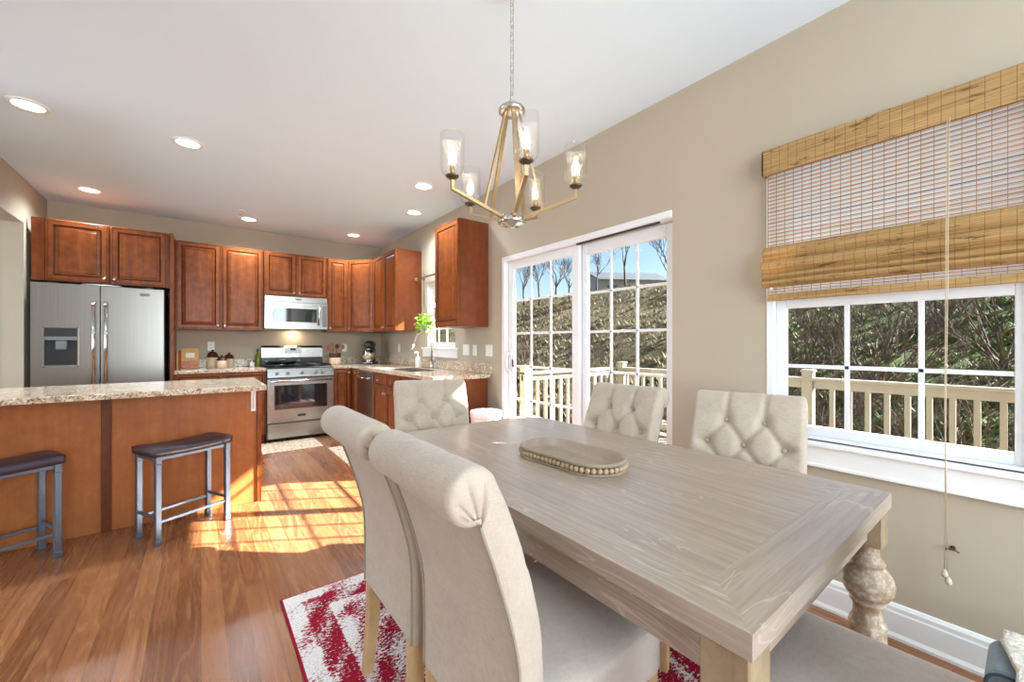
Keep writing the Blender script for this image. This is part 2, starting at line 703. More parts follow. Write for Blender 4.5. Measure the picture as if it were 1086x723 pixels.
def baseboard(name, a0, a1, axis, face, sgn):
    """moulded board: outline in (depth, z), extruded along the wall"""
    prof = [(0, 0), (0.024, 0), (0.024, 0.012), (0.018, 0.022), (0.016, 0.026), (0.016, 0.105), (0.013, 0.112), (0.013, 0.128), (0.006, 0.140), (0, 0.142)]
    b = B()
    if axis == 'X':
        b.prism([(face + sgn * p, z) for p, z in prof], a0, a1, 'Y')
    else:
        b2 = [(face + sgn * p, z) for p, z in prof]
        b.prism(b2, a0, a1, 'X')
    return struct(b.done(name, M['white']))


baseboard('baseboard_right', Y0, DOOR[0], 'X', R, -1)
baseboard('baseboard_right_rear', DOOR[1], 3.30, 'X', R, -1)


# ---- windows and the sliding door
def sash(b, x, y0, y1, z0, z1, ny, nz, st=0.05, mt=0.018, th=0.035):
    """frame rectangle with muntin grid in plane x; returns glass rect"""
    b.box((x, y0, z0), (x + th, y0 + st, z1), 0.003)
    b.box((x, y1 - st, z0), (x + th, y1, z1), 0.003)
    b.box((x, y0 + st, z0), (x + th, y1 - st, z0 + st), 0.003)
    b.box((x, y0 + st, z1 - st), (x + th, y1 - st, z1), 0.003)
    gy0, gy1, gz0, gz1 = y0 + st, y1 - st, z0 + st, z1 - st
    for i in range(1, ny):
        y = gy0 + (gy1 - gy0) * i / ny
        b.box((x + 0.004, y - mt / 2, gz0), (x + 0.016, y + mt / 2, gz1), 0.002)
    for j in range(1, nz):
        z = gz0 + (gz1 - gz0) * j / nz
        b.box((x + 0.004, gy0, z - mt / 2), (x + 0.016, gy1, z + mt / 2), 0.002)
    return gy0, gy1, gz0, gz1


# sliding door
dr = thing('door_1', '', '')
del dr['label'], dr['category']
struct(dr)
dr.location = (R, 2.24, 0)
b = B()
y0, y1, z0, z1 = DOOR
b.box((R - 0.012, y1 - 0.045, 0), (R + 0.12, y1, z1), 0.004)
b.box((R + 0.07, y0 + 0.001, 0), (R + 0.12, y0 + 0.03, z1 - 0.046), 0.004)
b.box((R - 0.012, y0 + 0.001, z1 - 0.045), (R + 0.12, y1 - 0.045, z1), 0.004)
b.box((R + 0.0, y0 + 0.03, 0), (R + 0.12, y1 - 0.045, 0.03), 0.004)
o = b.done('door_frame', M['vinyl'])
o.parent = dr
o.matrix_parent_inverse = Matrix.Translation((-R, -2.24, 0))


def put(o, par):
    o.parent = par
    o.matrix_parent_inverse = Matrix.Translation(-Vector(par.location))
    return o


b = B()
st = 0.062
g = sash(b, R + 0.035, 2.165, y1 - 0.048, 0.03, z1 - 0.047, 3, 6, st=0.072)
put(b.done('sliding_panel', M['vinyl']), dr)
put(B().box((R + 0.045, g[0], g[2]), (R + 0.049, g[1], g[3])).done('left_pane', M['glass']), dr)
b = B()
g = sash(b, R + 0.075, y0 + 0.0, 2.20, 0.03, z1 - 0.047, 3, 6, st=0.085)
put(b.done('fixed_panel', M['vinyl']), dr)
put(B().box((R + 0.085, g[0], g[2]), (R + 0.089, g[1], g[3])).done('right_pane', M['glass']), dr)
put(B().box((R + 0.012, y0 + 0.1, z1 - 0.056), (R + 0.03, 2.17, z1 - 0.044)).done('track_shadow', M['darkstrip']), dr)  # dark strip standing in for the shadow of the door track
# handle of the sliding panel
b = B()
hy = y1 - 0.085
b.box((R + 0.026, hy - 0.018, 0.93), (R + 0.036, hy + 0.018, 1.16), 0.004)
b.tube([(R + 0.03, hy, 0.96), (R - 0.004, hy, 0.975), (R - 0.012, hy, 1.0), (R - 0.012, hy, 1.09), (R - 0.004, hy, 1.115), (R + 0.03, hy, 1.13)], 0.008, 8)
put(b.done('door_handle', M['vinyl']), dr)
put(B().box((R + 0.024, hy - 0.048, 1.0), (R + 0.04, hy - 0.028, 1.07), 0.006).done('door_latch', M['blackp']), dr)

# dining window
wn1 = bpy.data.objects.new('window_1', None)
COL.objects.link(wn1)
wn1.location = (R, 0.4, 0.76)
struct(wn1)
y0, y1, z0, z1 = WIN
b = B()
b.box((R - 0.004, y0, z0), (R + 0.1, y0 + 0.035, z1), 0.003)
b.box((R - 0.004, y1 - 0.035, z0), (R + 0.1, y1, z1), 0.003)
b.box((R - 0.004, y0 + 0.035, z0), (R + 0.1, y1 - 0.035, z0 + 0.03), 0.003)
b.box((R - 0.004, y0 + 0.035, z1 - 0.035), (R + 0.1, y1 - 0.035, z1), 0.003)
put(b.done('window_frame', M['vinyl']), wn1)
b = B()
g = sash(b, R + 0.025, y0 + 0.035, y1 - 0.035, z0 + 0.03, 1.435, 3, 2, st=0.043)
put(b.done('lower_sash', M['vinyl']), wn1)
put(B().box((R + 0.033, g[0], g[2]), (R + 0.037, g[1], g[3])).done('lower_pane', M['glass']), wn1)
b = B()
g = sash(b, R + 0.06, y0 + 0.035, y1 - 0.035, 1.40, z1 - 0.035, 3, 2, st=0.043)
put(b.done('upper_sash', M['vinyl']), wn1)
put(B().box((R + 0.068, g[0], g[2]), (R + 0.072, g[1], g[3])).done('upper_pane', M['glass']), wn1)
put(B().box((R - 0.0065, y0 + 0.02, 0.7635), (R - 0.0041, y1 - 0.005, 0.7685)).done('sill_gap_line', M['darkstrip']), wn1)  # thin dark line along the gap between frame and sill
# stool and apron below the window
b = B()
b.box((R - 0.045, y0 - 0.05, 0.742), (R - 0.0045, y1 + 0.03, 0.763), 0.005, seg=2)
b.box((R - 0.022, y0 - 0.04, 0.655), (R - 0.001, y1 + 0.02, 0.742), 0.004)
b.box((R - 0.028, y0 - 0.04, 0.645), (R - 0.001, y1 + 0.02, 0.662), 0.004)
struct(b.done('trim_1', M['white']))

# kitchen window
wn2 = bpy.data.objects.new('window_2', None)
COL.objects.link(wn2)
wn2.location = (R, 4.4, 1.17)
struct(wn2)
y0, y1, z0, z1 = KWIN
b = B()
for a in ((y0, z0, y0 + 0.03, z1), (y1 - 0.03, z0, y1, z1), (y0 + 0.03, z0, y1 - 0.03, z0 + 0.03), (y0 + 0.03, z1 - 0.03, y1 - 0.03, z1)):
    b.box((R + 0.02, a[0], a[1]), (R + 0.1, a[2], a[3]), 0.003)
put(b.done('window_frame', M['vinyl']), wn2)
b = B()
g = sash(b, R + 0.035, y0 + 0.03, y1 - 0.03, z0 + 0.03, 1.60, 3, 2, st=0.035, mt=0.016)
g2 = sash(b, R + 0.065, y0 + 0.03, y1 - 0.03, 1.57, z1 - 0.03, 3, 2, st=0.035, mt=0.016)
put(b.done('sashes', M['vinyl']), wn2)
put(B().box((R + 0.043, g[0], g[2]), (R + 0.047, g[1], g[3])).done('lower_pane', M['glass']), wn2)
put(B().box((R + 0.073, g2[0], g2[2]), (R + 0.077, g2[1], g2[3])).done('upper_pane', M['glass']), wn2)
b = B()
b.box((R - 0.03, y0 - 0.07, z0 - 0.02), (R + 0.02, y1 + 0.07, z0 + 0.002), 0.004)
b.box((R - 0.016, y0 - 0.06, z0 - 0.115), (R - 0.001, y1 + 0.06, z0 - 0.02), 0.003)
struct(b.done('trim_2', M['white']))

# unseen window frames added around the fill lamps
for nm, ax in (('added_window_front', 'Y'), ('added_window_left', 'X')):
    b = B()
    if ax == 'Y':
        for x in (-0.8, 0.18, 1.17, 2.16):
            b.box((x, Y0 - 0.05, 0.5), (x + 0.04, Y0 - 0.005, 2.6))
        for z in (0.5, 2.56):
            b.box((-0.76, Y0 - 0.05, z), (2.16, Y0 - 0.005, z + 0.04))
    else:
        for y in (-2.4, -1.27, -0.14):
            b.box((X0 - 0.05, y, 0.5), (X0 - 0.005, y + 0.04, 2.6))
        for z in (0.5, 2.56):
            b.box((X0 - 0.05, -2.36, z), (X0 - 0.005, -0.14, z + 0.04))
    struct(b.done(nm, M['vinyl']))
b = B()
for y in (3.6, 4.48, 5.36):
    b.box((X0 - 0.05, y, 0.5), (X0 - 0.005, y + 0.04, 2.5))
for z in (0.5, 2.46):
    b.box((X0 - 0.05, 3.64, z), (X0 - 0.005, 5.36, z + 0.04))
struct(b.done('added_window_hall', M['vinyl']))  # unseen hall frame, added along with its fill lamp


# ------------------------------------------------------------------ cabinets
def panel_door(b, w, h, T, th=0.02, fr=0.05):
    """raised panel door front; T maps local (u, out, z)"""
    rings = [(0, 0, 0), (0, th - 0.003, 0), (0.003, th, 0), (0.010, th, 0), (0.014, th - 0.003, 1), (0.018, th, 0), (fr, th, 0), (fr + 0.004, th - 0.006, 1), (fr + 0.012, th - 0.008, 1), (fr + 0.016, th - 0.005, 0), (fr + 0.034, th - 0.001, 0), (fr + 0.037, th - 0.003, 1), (fr + 0.040, th - 0.001, 0)]
    mx = min(w, h) / 2 - 0.012
    prev = None
    for ins, d, mi in rings:
        ins = min(ins, mx)
        ring = [b.bm.verts.new(T(p[0], d, p[1])) for p in ((ins, ins), (w - ins, ins), (w - ins, h - ins), (ins, h - ins))]
        if prev:
            for k in range(4):
                f = b.bm.faces.new((prev[k], prev[(k + 1) % 4], ring[(k + 1) % 4], ring[k]))
                f.material_index = mi
        else:
            b.bm.faces.new(ring)
        prev = ring
    b.bm.faces.new(prev)


def knob(par, T, u, out, z, mat):
    p = Vector(T(u, out, z))
    q = Vector(T(u, out + 1, z)) - p
    b = B()
    pts = [p + q * d for d in (0, 0.012, 0.014, 0.020, 0.026, 0.029)]
    b.tube(pts, 0.01, 12, rs=[0.005, 0.005, 0.012, 0.0145, 0.012, 0.004])
    return b.done('knob', mat, par)


def cabinet(name, label, org, rotz, w, depth, z0, z1, doors, drawers=(), group=None, filler_left=0.0, cat='cabinet', toe=False, knobside=None, knobz='bottom', sidemat='cherry_side'):
    """local frame: u right along the front, front faces -y, body extends +y. origin = front left bottom on the floor"""
    t = thing(name, label, cat, org, rotz, group)
    b = B()
    zb = z0 + (0.1 if toe else 0)
    b.box((0, 0, zb), (w, depth, z1), 0.0015)
    if toe:
        b.box((0.01, 0.07, 0), (w - 0.01, depth, zb))
    b.done('body', M[sidemat], t)
    Tf = lambda u0, zz: (lambda u, o, z: (u0 + u, -o, zz + z))
    # doors: (u0, u1, z0, z1, knob side)
    for (a, c, q, r, ks) in doors:
        b = B()
        T = Tf(a, q)
        panel_door(b, c - a, r - q, T)
        dobj = b.done('door', [M['cherry'], M['glaze']], t)
        kz = 0.045 if knobz == 'bottom' else (r - q) - 0.045
        ku = (c - a) - 0.03 if ks == 'R' else 0.03
        knob(dobj, T, ku, 0.02, kz, M['nickel'])
    for (a, c, q, r) in drawers:
        b = B()
        T = Tf(a, q)
        panel_door(b, c - a, r - q, T, fr=0.028)
        dobj = b.done('drawer', [M['cherry'], M['glaze']], t)
        knob(dobj, T, (c - a) / 2, 0.02, (r - q) / 2, M['nickel'])
    if filler_left:
        B().box((-filler_left, -0.004, z0), (-0.001, 0.02, z1), 0.002).done('filler_strip', M['cherry'], t)
    return t


G1 = 'raised panel wall cabinets'
UZ0, UZ1 = 1.385, 2.42
YF = 6.08
cabinet('wall_cabinet', 'short cherry wall cabinet with two doors above the refrigerator', (-1.175, 5.76, 0), 0, 0.905, 0.645, 1.82, 2.415,
        [(0.005, 0.435, 1.825, 2.41, 'R'), (0.45, 0.885, 1.825, 2.41, 'L')], filler_left=0.088, group=G1)
cabinet('wall_cabinet', 'tall two door cherry wall cabinet just left of the microwave', (-0.236, YF, 0), 0, 0.876, D - YF - 0.003, UZ0, UZ1,
        [(0.005, 0.430, UZ0 + .005, UZ1 - .005, 'R'), (0.436, 0.871, UZ0 + .005, UZ1 - .005, 'L')], group=G1)
cabinet('wall_cabinet', 'small two door cherry wall cabinet directly above the microwave', (0.643, YF, 0), 0, 0.756, D - YF - 0.003, 1.845, UZ1,
        [(0.005, 0.374, 1.85, UZ1 - .005, 'R'), (0.380, 0.751, 1.85, UZ1 - .005, 'L')], group=G1)
cabinet('wall_cabinet', 'narrow single door cherry wall cabinet just right of the microwave', (1.402, YF, 0), 0, 0.284, D - YF - 0.003, UZ0, UZ1,
        [(0.005, 0.279, UZ0 + .005, UZ1 - .005, 'L')], group=G1)
# diagonal corner wall cabinet
t = thing('corner_wall_cabinet', 'diagonal cherry corner cabinet where the two kitchen walls meet', 'cabinet', (1.69, YF, 0), 0, G1)
b = B()
dx, dy = 1.954 - 1.69, 5.745 - YF
b.prism([(0, 0), (dx, dy), (2.281 - 1.69, dy), (2.281 - 1.69, D - 0.003 - YF), (0, D - 0.003 - YF)], UZ0, UZ1)
b.done('body', M['cherry_side'], t)
ln = math.hypot(dx, dy)
ux, uy = dx / ln, dy / ln
nx, ny = uy, -ux
T = lambda u, o, z: (ux * (u + 0.006) + nx * o, uy * (u + 0.006) + ny * o, UZ0 + 0.005 + z)
b = B()
panel_door(b, ln - 0.012, UZ1 - UZ0 - 0.01, T)
dobj = b.done('door', [M['cherry'], M['glaze']], t)
knob(dobj, T, 0.03, 0.02, 0.045, M['nickel'])
# right wall: fronts face -x : rotation -90deg about z -> local u runs toward -y
cabinet('wall_cabinet', 'two door cherry wall cabinet on the window wall, left of the sink window', (1.954, 5.742, 0), -PI / 2, 0.842, 0.327, UZ0, UZ1,
        [(0.005, 0.418, UZ0 + .005, UZ1 - .005, 'R'), (0.424, 0.837, UZ0 + .005, UZ1 - .005, 'L')], group=G1)
cabinet('wall_cabinet', 'single door cherry wall cabinet nearest the patio door', (1.954, 3.835, 0), -PI / 2, 0.485, 0.327, UZ0, UZ1,
        [(0.005, 0.480, UZ0 + .005, UZ1 - .005, 'L')], group=G1)

G2 = 'raised panel base cabinets'
BZ = 0.878
YB = 5.79
cabinet('base_cabinet', 'cherry base cabinet with two doors and drawers left of the range', (-0.236, YB, 0), 0, 0.872, D - YB - 0.004, 0, BZ,
        [(0.005, 0.433, 0.105, 0.70, 'R'), (0.439, 0.867, 0.105, 0.70, 'L')], [(0.005, 0.433, 0.71, BZ - .008), (0.439, 0.867, 0.71, BZ - .008)], toe=True, knobz='top', group=G2)
cabinet('base_cabinet', 'narrow cherry base cabinet with one tall door right of the range', (1.405, YB, 0), 0, 0.255, D - YB - 0.004, 0, BZ,
        [(0.006, 0.236, 0.105, BZ - .008, 'R')], toe=True, knobz='top', group=G2)
XB = 1.67
cabinet('base_cabinet', 'cherry corner base cabinet beside the dishwasher under the mixer', (XB, 5.786, 0), -PI / 2, 0.255, 0.60, 0, BZ,
        [(0.03, 0.250, 0.105, BZ - .008, 'R')], toe=True, knobz='top', group=G2)
cabinet('base_cabinet', 'cherry sink base cabinet with two doors below the kitchen window', (XB, 4.915, 0), -PI / 2, 0.86, 0.60, 0, BZ - 0.19 + 0.19,
        [(0.005, 0.427, 0.105, 0.70, 'R'), (0.433, 0.855, 0.105, 0.70, 'L')], [(0.005, 0.427, 0.71, BZ - .008), (0.433, 0.855, 0.71, BZ - .008)], toe=True, knobz='top', group=G2)
cabinet('base_cabinet', 'cherry base cabinet at the open counter end beside the trash can', (XB, 4.05, 0), -PI / 2, 0.70, 0.60, 0, BZ,
        [(0.005, 0.347, 0.105, 0.70, 'R'), (0.353, 0.695, 0.105, 0.70, 'L')], [(0.005, 0.347, 0.71, BZ - .008), (0.353, 0.695, 0.71, BZ - .008)], toe=True, knobz='top', group=G2)
# tall refrigerator side panel
tag(B().box((-0.268, 5.745, 0), (-0.238, D - 0.004, 2.42), 0.002).done('refrigerator_side_panel', M['cherry'], smooth=False),
    'tall narrow cherry end panel between refrigerator and wall cabinets', 'panel')

# worktops
CT0, CT1 = 0.88, 0.918
b = B()
b.box((-0.236, 5.765, CT0), (0.638, D - 0.02, CT1), 0.005, seg=2)
w1 = b.done('worktop', M['granite'])
w1['label'] = 'granite worktop left of the range carrying the canisters'
w1['category'] = 'countertop'
put(B().box((-0.236, D - 0.02, CT1), (0.638, D - 0.001, CT1 + 0.1), 0.003).done('backsplash', M['granite']), w1)
b = B()
YE = 3.285
b.box((1.403, 5.765, CT0), (1.64, D - 0.02, CT1), 0.004)
sy0, sy1, sx0, sx1 = 4.06, 4.80, 1.76, 2.12
b.box((1.64, sy1, CT0), (R - 0.02, D - 0.02, CT1), 0.004)
b.box((1.64, YE, CT0), (R - 0.02, sy0, CT1), 0.004)
b.box((1.64, sy0, CT0), (sx0, sy1, CT1), 0.002)
b.box((sx1, sy0, CT0), (R - 0.02, sy1, CT1), 0.002)
w2 = b.done('worktop', M['granite'])
w2['label'] = 'L-shaped granite worktop with the sink under the window'
w2['category'] = 'countertop'
b = B()
b.box((1.403, D - 0.02, CT1), (R - 0.02, D - 0.001, CT1 + 0.1), 0.003)
b.box((R - 0.02, YE, CT1), (R - 0.001, D - 0.001, CT1 + 0.1), 0.003)
put(b.done('backsplash', M['granite']), w2)

# sink
b = B()
def basin(b, x0, x1, y0, y1, zt, zb):
    t_ = 0.004
    b.box((x0, y0, zb), (x1, y1, zb + t_))
    b.box((x0, y0, zb), (x0 + t_, y1, zt))
    b.box((x1 - t_, y0, zb), (x1, y1, zt))
    b.box((x0, y0, zb), (x1, y0 + t_, zt))
    b.box((x0, y1 - t_, zb), (x1, y1, zt))
basin(b, sx0 + .003, sx1 - .003, sy0 + .003, 4.425, CT1 - 0.004, 0.73)
basin(b, sx0 + .003, sx1 - .003, 4.435, sy1 - .003, CT1 - 0.004, 0.73)
tag(b.done('kitchen_sink', M['steel_h']), 'double bowl steel sink set into the granite worktop', 'sink')

# faucet
t = thing('faucet', 'tall gooseneck faucet behind the sink', 'faucet', (2.19, 4.42, CT1))
B().lathe([(0.03, 0), (0.03, 0.006), (0.022, 0.012), (0.018, 0.05), (0.02, 0.07), (0.014, 0.085)], 16).done('base', M['nickel'], t)
pts = [(0, 0, 0.08)]
for i in range(15):
    a = PI * i / 14
    pts.append((-0.085 + 0.085 * math.cos(a), 0.02 * i / 14 * 4, 0.34 + 0.095 * math.sin(a)))
pts.append((-0.185, 0.10, 0.29))
pts.append((-0.20, 0.11, 0.24))
B().tube(pts, 0.011, 10).done('spout', M['nickel'], t)
B().tube([(-0.185, 0.10, 0.29), (-0.20, 0.11, 0.24), (-0.207, 0.115, 0.215)], 0.016, 10, rs=[0.014, 0.018, 0.02]).done('spray_head', M['nickel'], t)
B().tube([(0, -0.015, 0.06), (-0.0, -0.05, 0.075), (-0.01, -0.07, 0.16)], 0.008, 8, rs=[0.012, 0.01, 0.006]).done('lever', M['nickel'], t)
t = thing('sink_sprayer', 'short nickel side sprayer on the worktop right of the faucet', 'sprayer', (2.19, 4.25, CT1))
B().lathe([(0.024, 0), (0.024, 0.008), (0.014, 0.015), (0.014, 0.055), (0.02, 0.065), (0.02, 0.09), (0.012, 0.1)], 14).done('sprayer_body', M['nickel'], t)
B().box((-0.05, -0.008, 0.085), (-0.005, 0.008, 0.097), 0.003).done('sprayer_spout', M['nickel'], t)
t = thing('soap_dispenser', 'white soap bottle with a pump left of the faucet', 'bottle', (2.16, 4.74, CT1))
B().lathe([(0.03, 0), (0.032, 0.01), (0.032, 0.11), (0.026, 0.13), (0.012, 0.14)], 18).done('bottle', M['plate'], t)
b = B()
b.lathe([(0.012, 0.14), (0.012, 0.155), (0.005, 0.157), (0.005, 0.185)], 12)
b.box((-0.045, -0.008, 0.183), (0.012, 0.008, 0.197), 0.003)
b.done('pump', M['white'], t)


# ------------------------------------------------------------------ refrigerator
t = thing('refrigerator', 'stainless french door refrigerator with a dispenser in its left door', 'refrigerator', (-1.235, 5.61, 0))
FW, FH = 0.93, 1.785
B().box((0.0, 0.085, 0.02), (FW, 0.78, FH - 0.01), 0.004).done('cabinet_body', M['blackp'], t)
b = B()
dx0, dx1, dz0, dz1 = 0.075, 0.305, 0.995, 1.375
lw = 0.448
for (a, q, c, r) in ((0, 0.72, dx0, FH), (dx1, 0.72, lw, FH), (dx0, dz1, dx1, FH), (dx0, 0.72, dx1, dz0)):
    b.box((a, 0, q), (c, 0.08, r))
ld = b.done('left_door', M['fridge_steel'], t)
B().box((lw + 0.006, 0, 0.72), (FW, 0.08, FH), 0.006, seg=2).done('right_door', M['fridge_steel'], t)
B().box((0, 0, 0.08), (FW, 0.08, 0.71), 0.006, seg=2).done('freezer_drawer', M['fridge_steel'], t)
B().tube([(0.1, 0.0, 0.65), (0.1, -0.05, 0.65), (FW - 0.1, -0.05, 0.65), (FW - 0.1, 0.0, 0.65)], 0.013, 10).done('drawer_handle', M['chrome'], t)
for hx in (lw - 0.035, lw + 0.05):
    b = B()
    b.tube([(hx, -0.055, 0.82), (hx, -0.055, 1.62)], 0.013, 12)
    b.tube([(hx, 0, 0.86), (hx, -0.055, 0.86)], 0.010, 8)
    b.tube([(hx, 0, 1.58), (hx, -0.055, 1.58)], 0.010, 8)
    b.lathe([(0.016, 1.585), (0.017, 1.60), (0.016, 1.63)], 12, org=(hx, -0.055, 0))
    b.done('door_handle', M['chrome'], t)
dsp = B()
for (a, q, c, r) in ((dx0, dz0, dx0 + .008, dz1), (dx1 - .008, dz0, dx1, dz1), (dx0, dz0, dx1, dz0 + .01), (dx0, dz1 - .008, dx1, dz1)):
    dsp.box((a, -0.006, q), (c, 0.01, r))
disp = dsp.done('dispenser_frame', M['chrome'], ld)
b = B()
b.box((dx0, 0.07, dz0), (dx1, 0.079, dz1))
b.box((dx0, 0.0, dz1 - 0.09), (dx1, 0.07, dz1 - 0.008))
b.done('dispenser_recess', M['blackp'], ld)
b = B()
b.box((dx0 + 0.008, -0.002, dz1 - 0.125), (dx1 - 0.008, 0.07, dz1 - 0.09), 0.002)
b.box((dx0 + 0.075, 0.01, dz1 - 0.215), (dx0 + 0.15, 0.06, dz1 - 0.125), 0.008)
b.done('dispenser_spout', M['greyp'], ld)
B().box((dx0 + 0.009, 0.0, dz0 + 0.011), (dx1 - 0.009, 0.069, dz0 + 0.018)).done('drip_tray', M['greyp'], ld)
B().box((FW - 0.19, -0.003, 1.705), (FW - 0.115, 0.001, 1.735), 0.002).done('badge', M['greyp'], t)
for ha, hb_ in ((0.10, 0.16), (0.32, 0.60), (0.78, 0.84)):
    B().box((ha, 0.02, FH), (hb_, 0.09, FH + 0.012), 0.003).done('hinge_cover', M['blackp'], t)

# ------------------------------------------------------------------ over-the-range microwave
t = thing('microwave', 'stainless over-the-range microwave below the small cabinet', 'microwave', (0.645, 6.02, 1.415))
MW, MH = 0.75, 0.425
B().box((0, 0.02, 0), (MW, 0.385, MH), 0.003).done('case', M['blackp'], t)
b = B()
wx0, wx1, wz0, wz1 = 0.085, 0.615, 0.09, 0.27
for (a, q, c, r) in ((0, 0, wx0, MH - .075), (wx1, 0, 0.668, MH - .075), (wx0, 0, wx1, wz0), (wx0, wz1, wx1, MH - .075)):
    b.box((a, -0.01, q), (c, 0.02, r))
dd = b.done('door', M['steel_h'], t)
B().box((wx0, -0.006, wz0), (wx1, 0.0, wz1)).done('window', M['ovenglass'], dd)
b = B()
b.tube([(0.635, -0.045, 0.05), (0.635, -0.045, 0.30)], 0.011, 10)
b.tube([(0.635, -0.01, 0.075), (0.635, -0.045, 0.075)], 0.008, 8)
b.tube([(0.635, -0.01, 0.275), (0.635, -0.045, 0.275)], 0.008, 8)
b.done('handle', M['chrome'], dd)
B().box((0.67, -0.01, 0), (MW, 0.02, MH - .075), 0.002).done('control_panel', M['steel_h'], t)
b = B()
b.box((0.683, -0.0115, 0.03), (0.740, -0.0095, 0.325))
for i in range(5):
    for j in range(3):
        b.box((0.684 + j * 0.019, -0.012, 0.04 + i * 0.042), (0.698 + j * 0.019, -0.009, 0.066 + i * 0.042))
b.done('keypad', M['greyp'], t)
b = B()
b.box((0, -0.01, MH - .073), (MW, 0.02, MH), 0.003)
b.done('vent_panel', M['steel_h'], t)
B().box((0.35, -0.013, MH - .045), (0.42, -0.009, MH - .025)).done('badge', M['greyp'], t)
lt = bpy.data.lights.new('cooktop_light', 'AREA')
lt.energy = 1.6
lt.color = (1.0, 0.8, 0.55)
lt.shape = 'RECTANGLE'
lt.size = 0.1
lt.size_y = 0.05
lo = bpy.data.objects.new('cooktop_light', lt)
lo.location = (0.38, 0.30, -0.006)
lo.parent = t
COL.objects.link(lo)

# ------------------------------------------------------------------ range
t = thing('gas_range', 'stainless gas range with a black cooktop between base cabinets', 'stove', (0.642, 5.715, 0))
RW = 0.755
B().box((0, 0.035, 0.03), (RW, 0.685, 0.90), 0.003).done('range_body', M['greyp'], t)
# drawer
b = B()
b.box((0, 0, 0.045), (RW, 0.035, 0.225), 0.006, seg=2)
b.box((0.02, -0.01, 0.205), (RW - 0.02, 0.0, 0.223), 0.003)
b.done('warming_drawer', M['steel_h'], t)
b = B()
ox0, ox1, oz0, oz1 = 0.075, RW - 0.075, 0.40, 0.70
for (a, q, c, r) in ((0, 0.24, ox0, 0.775), (ox1, 0.24, RW, 0.775), (ox0, 0.24, ox1, oz0), (ox0, oz1, ox1, 0.775)):
    b.box((a, 0, q), (c, 0.035, r))
od = b.done('oven_door', M['steel_h'], t)
B().box((ox0, 0.004, oz0), (ox1, 0.012, oz1)).done('oven_window', M['ovenglass'], od)
b = B()
b.tube([(0.03, -0.055, 0.755), (RW / 2, -0.062, 0.757), (RW - 0.03, -0.055, 0.755)], 0.013, 12)
b.tube([(0.05, 0, 0.755), (0.05, -0.055, 0.755)], 0.011, 8)
b.tube([(RW - 0.05, 0, 0.755), (RW - 0.05, -0.055, 0.755)], 0.011, 8)
b.done('oven_handle', M['chrome'], od)
B().box((RW / 2 - 0.045, -0.004, 0.30), (RW / 2 + 0.045, 0.001, 0.328), 0.002).done('badge', M['blackp'], od)
b = B()
b.prism([(0.0, 0.79), (-0.02, 0.80), (0.0, 0.905), (0.06, 0.905), (0.06, 0.79)], 0, RW, 'X')
b.done('control_strip', M['steel_h'], t)
for kx in (0.10, 0.22, 0.378, 0.54, 0.62):
    B().lathe([(0.022, 0), (0.022, -0.006), (0.017, -0.01), (0.015, -0.032), (0.012, -0.034)], 16, org=(kx, -0.012, 0.85), axis='Y').done('burner_knob', M['greyp'], t)
B().box((0.004, 0.0, 0.905), (RW - 0.004, 0.62, 0.922), 0.004).done('cooktop', M['black'], t)
for gi in range(3):
    gx0 = 0.02 + gi * 0.243
    gx1 = gx0 + 0.228
    b = B()
    for (p, q) in (((gx0, 0.05), (gx1, 0.05)), ((gx0, 0.57), (gx1, 0.57)), ((gx0, 0.05), (gx0, 0.57)), ((gx1, 0.05), (gx1, 0.57)), ((gx0, 0.31), (gx1, 0.31)), (((gx0 + gx1) / 2, 0.05), ((gx0 + gx1) / 2, 0.57)), ((gx0, 0.18), (gx1, 0.18)), ((gx0, 0.44), (gx1, 0.44))):
        b.tube([(p[0], p[1], 0.945), (q[0], q[1], 0.945)], 0.007, 6)
    for p in ((gx0, 0.05), (gx1, 0.05), (gx0, 0.57), (gx1, 0.57)):
        b.tube([(p[0], p[1], 0.921), (p[0], p[1], 0.945)], 0.007, 6)
    b.done('burner_grate', M['black'], t)
for bx_, by_ in ((0.135, 0.17), (0.135, 0.44), (0.378, 0.31), (0.62, 0.17), (0.62, 0.44)):
    B().lathe([(0.045, 0.921), (0.045, 0.928), (0.03, 0.93), (0.03, 0.937), (0.001, 0.938)], 16, org=(bx_, by_, 0)).done('burner', M['blackp'], t)
b = B()
b.prism([(0.61, 0.905), (0.61, 1.16), (0.635, 1.19), (0.688, 1.195), (0.688, 0.905)], 0.0, RW, 'X')
b.done('backguard', M['steel_h'], t)
b = B()
b.box((0.0, 0.598, 0.905), (RW, 0.611, 1.03), 0.002)
b.done('vent_trim', M['black'], t)
B().box((0.27, 0.602, 1.085), (0.48, 0.609, 1.165), 0.002).done('clock_panel', M['plate'], t)
B().box((0.34, 0.598, 1.125), (0.41, 0.603, 1.155)).done('clock_display', M['lcd'], t)

# frying pan on the range
t = thing('griddle_pan', 'wide dark pan with a wire handle on the rear left burner', 'pan', (0.86, 6.10, 0.953))
B().lathe([(0.001, 0.0), (0.13, 0.0), (0.165, 0.02), (0.175, 0.032), (0.168, 0.032), (0.13, 0.008), (0.001, 0.007)], 28, caps=False).done('pan_bowl', M['black'], t)
b = B()
for sx in (-1, 1):
    b.tube([(sx * 0.17, -0.03, 0.03), (sx * 0.205, -0.025, 0.04), (sx * 0.205, 0.025, 0.04), (sx * 0.17, 0.03, 0.03)], 0.005, 8)
b.tube([(-0.06, 0, 0.03), (-0.03, 0, 0.055), (0.03, 0, 0.055), (0.06, 0, 0.03)], 0.004, 6)
b.done('pan_handles', M['nickel'], t)

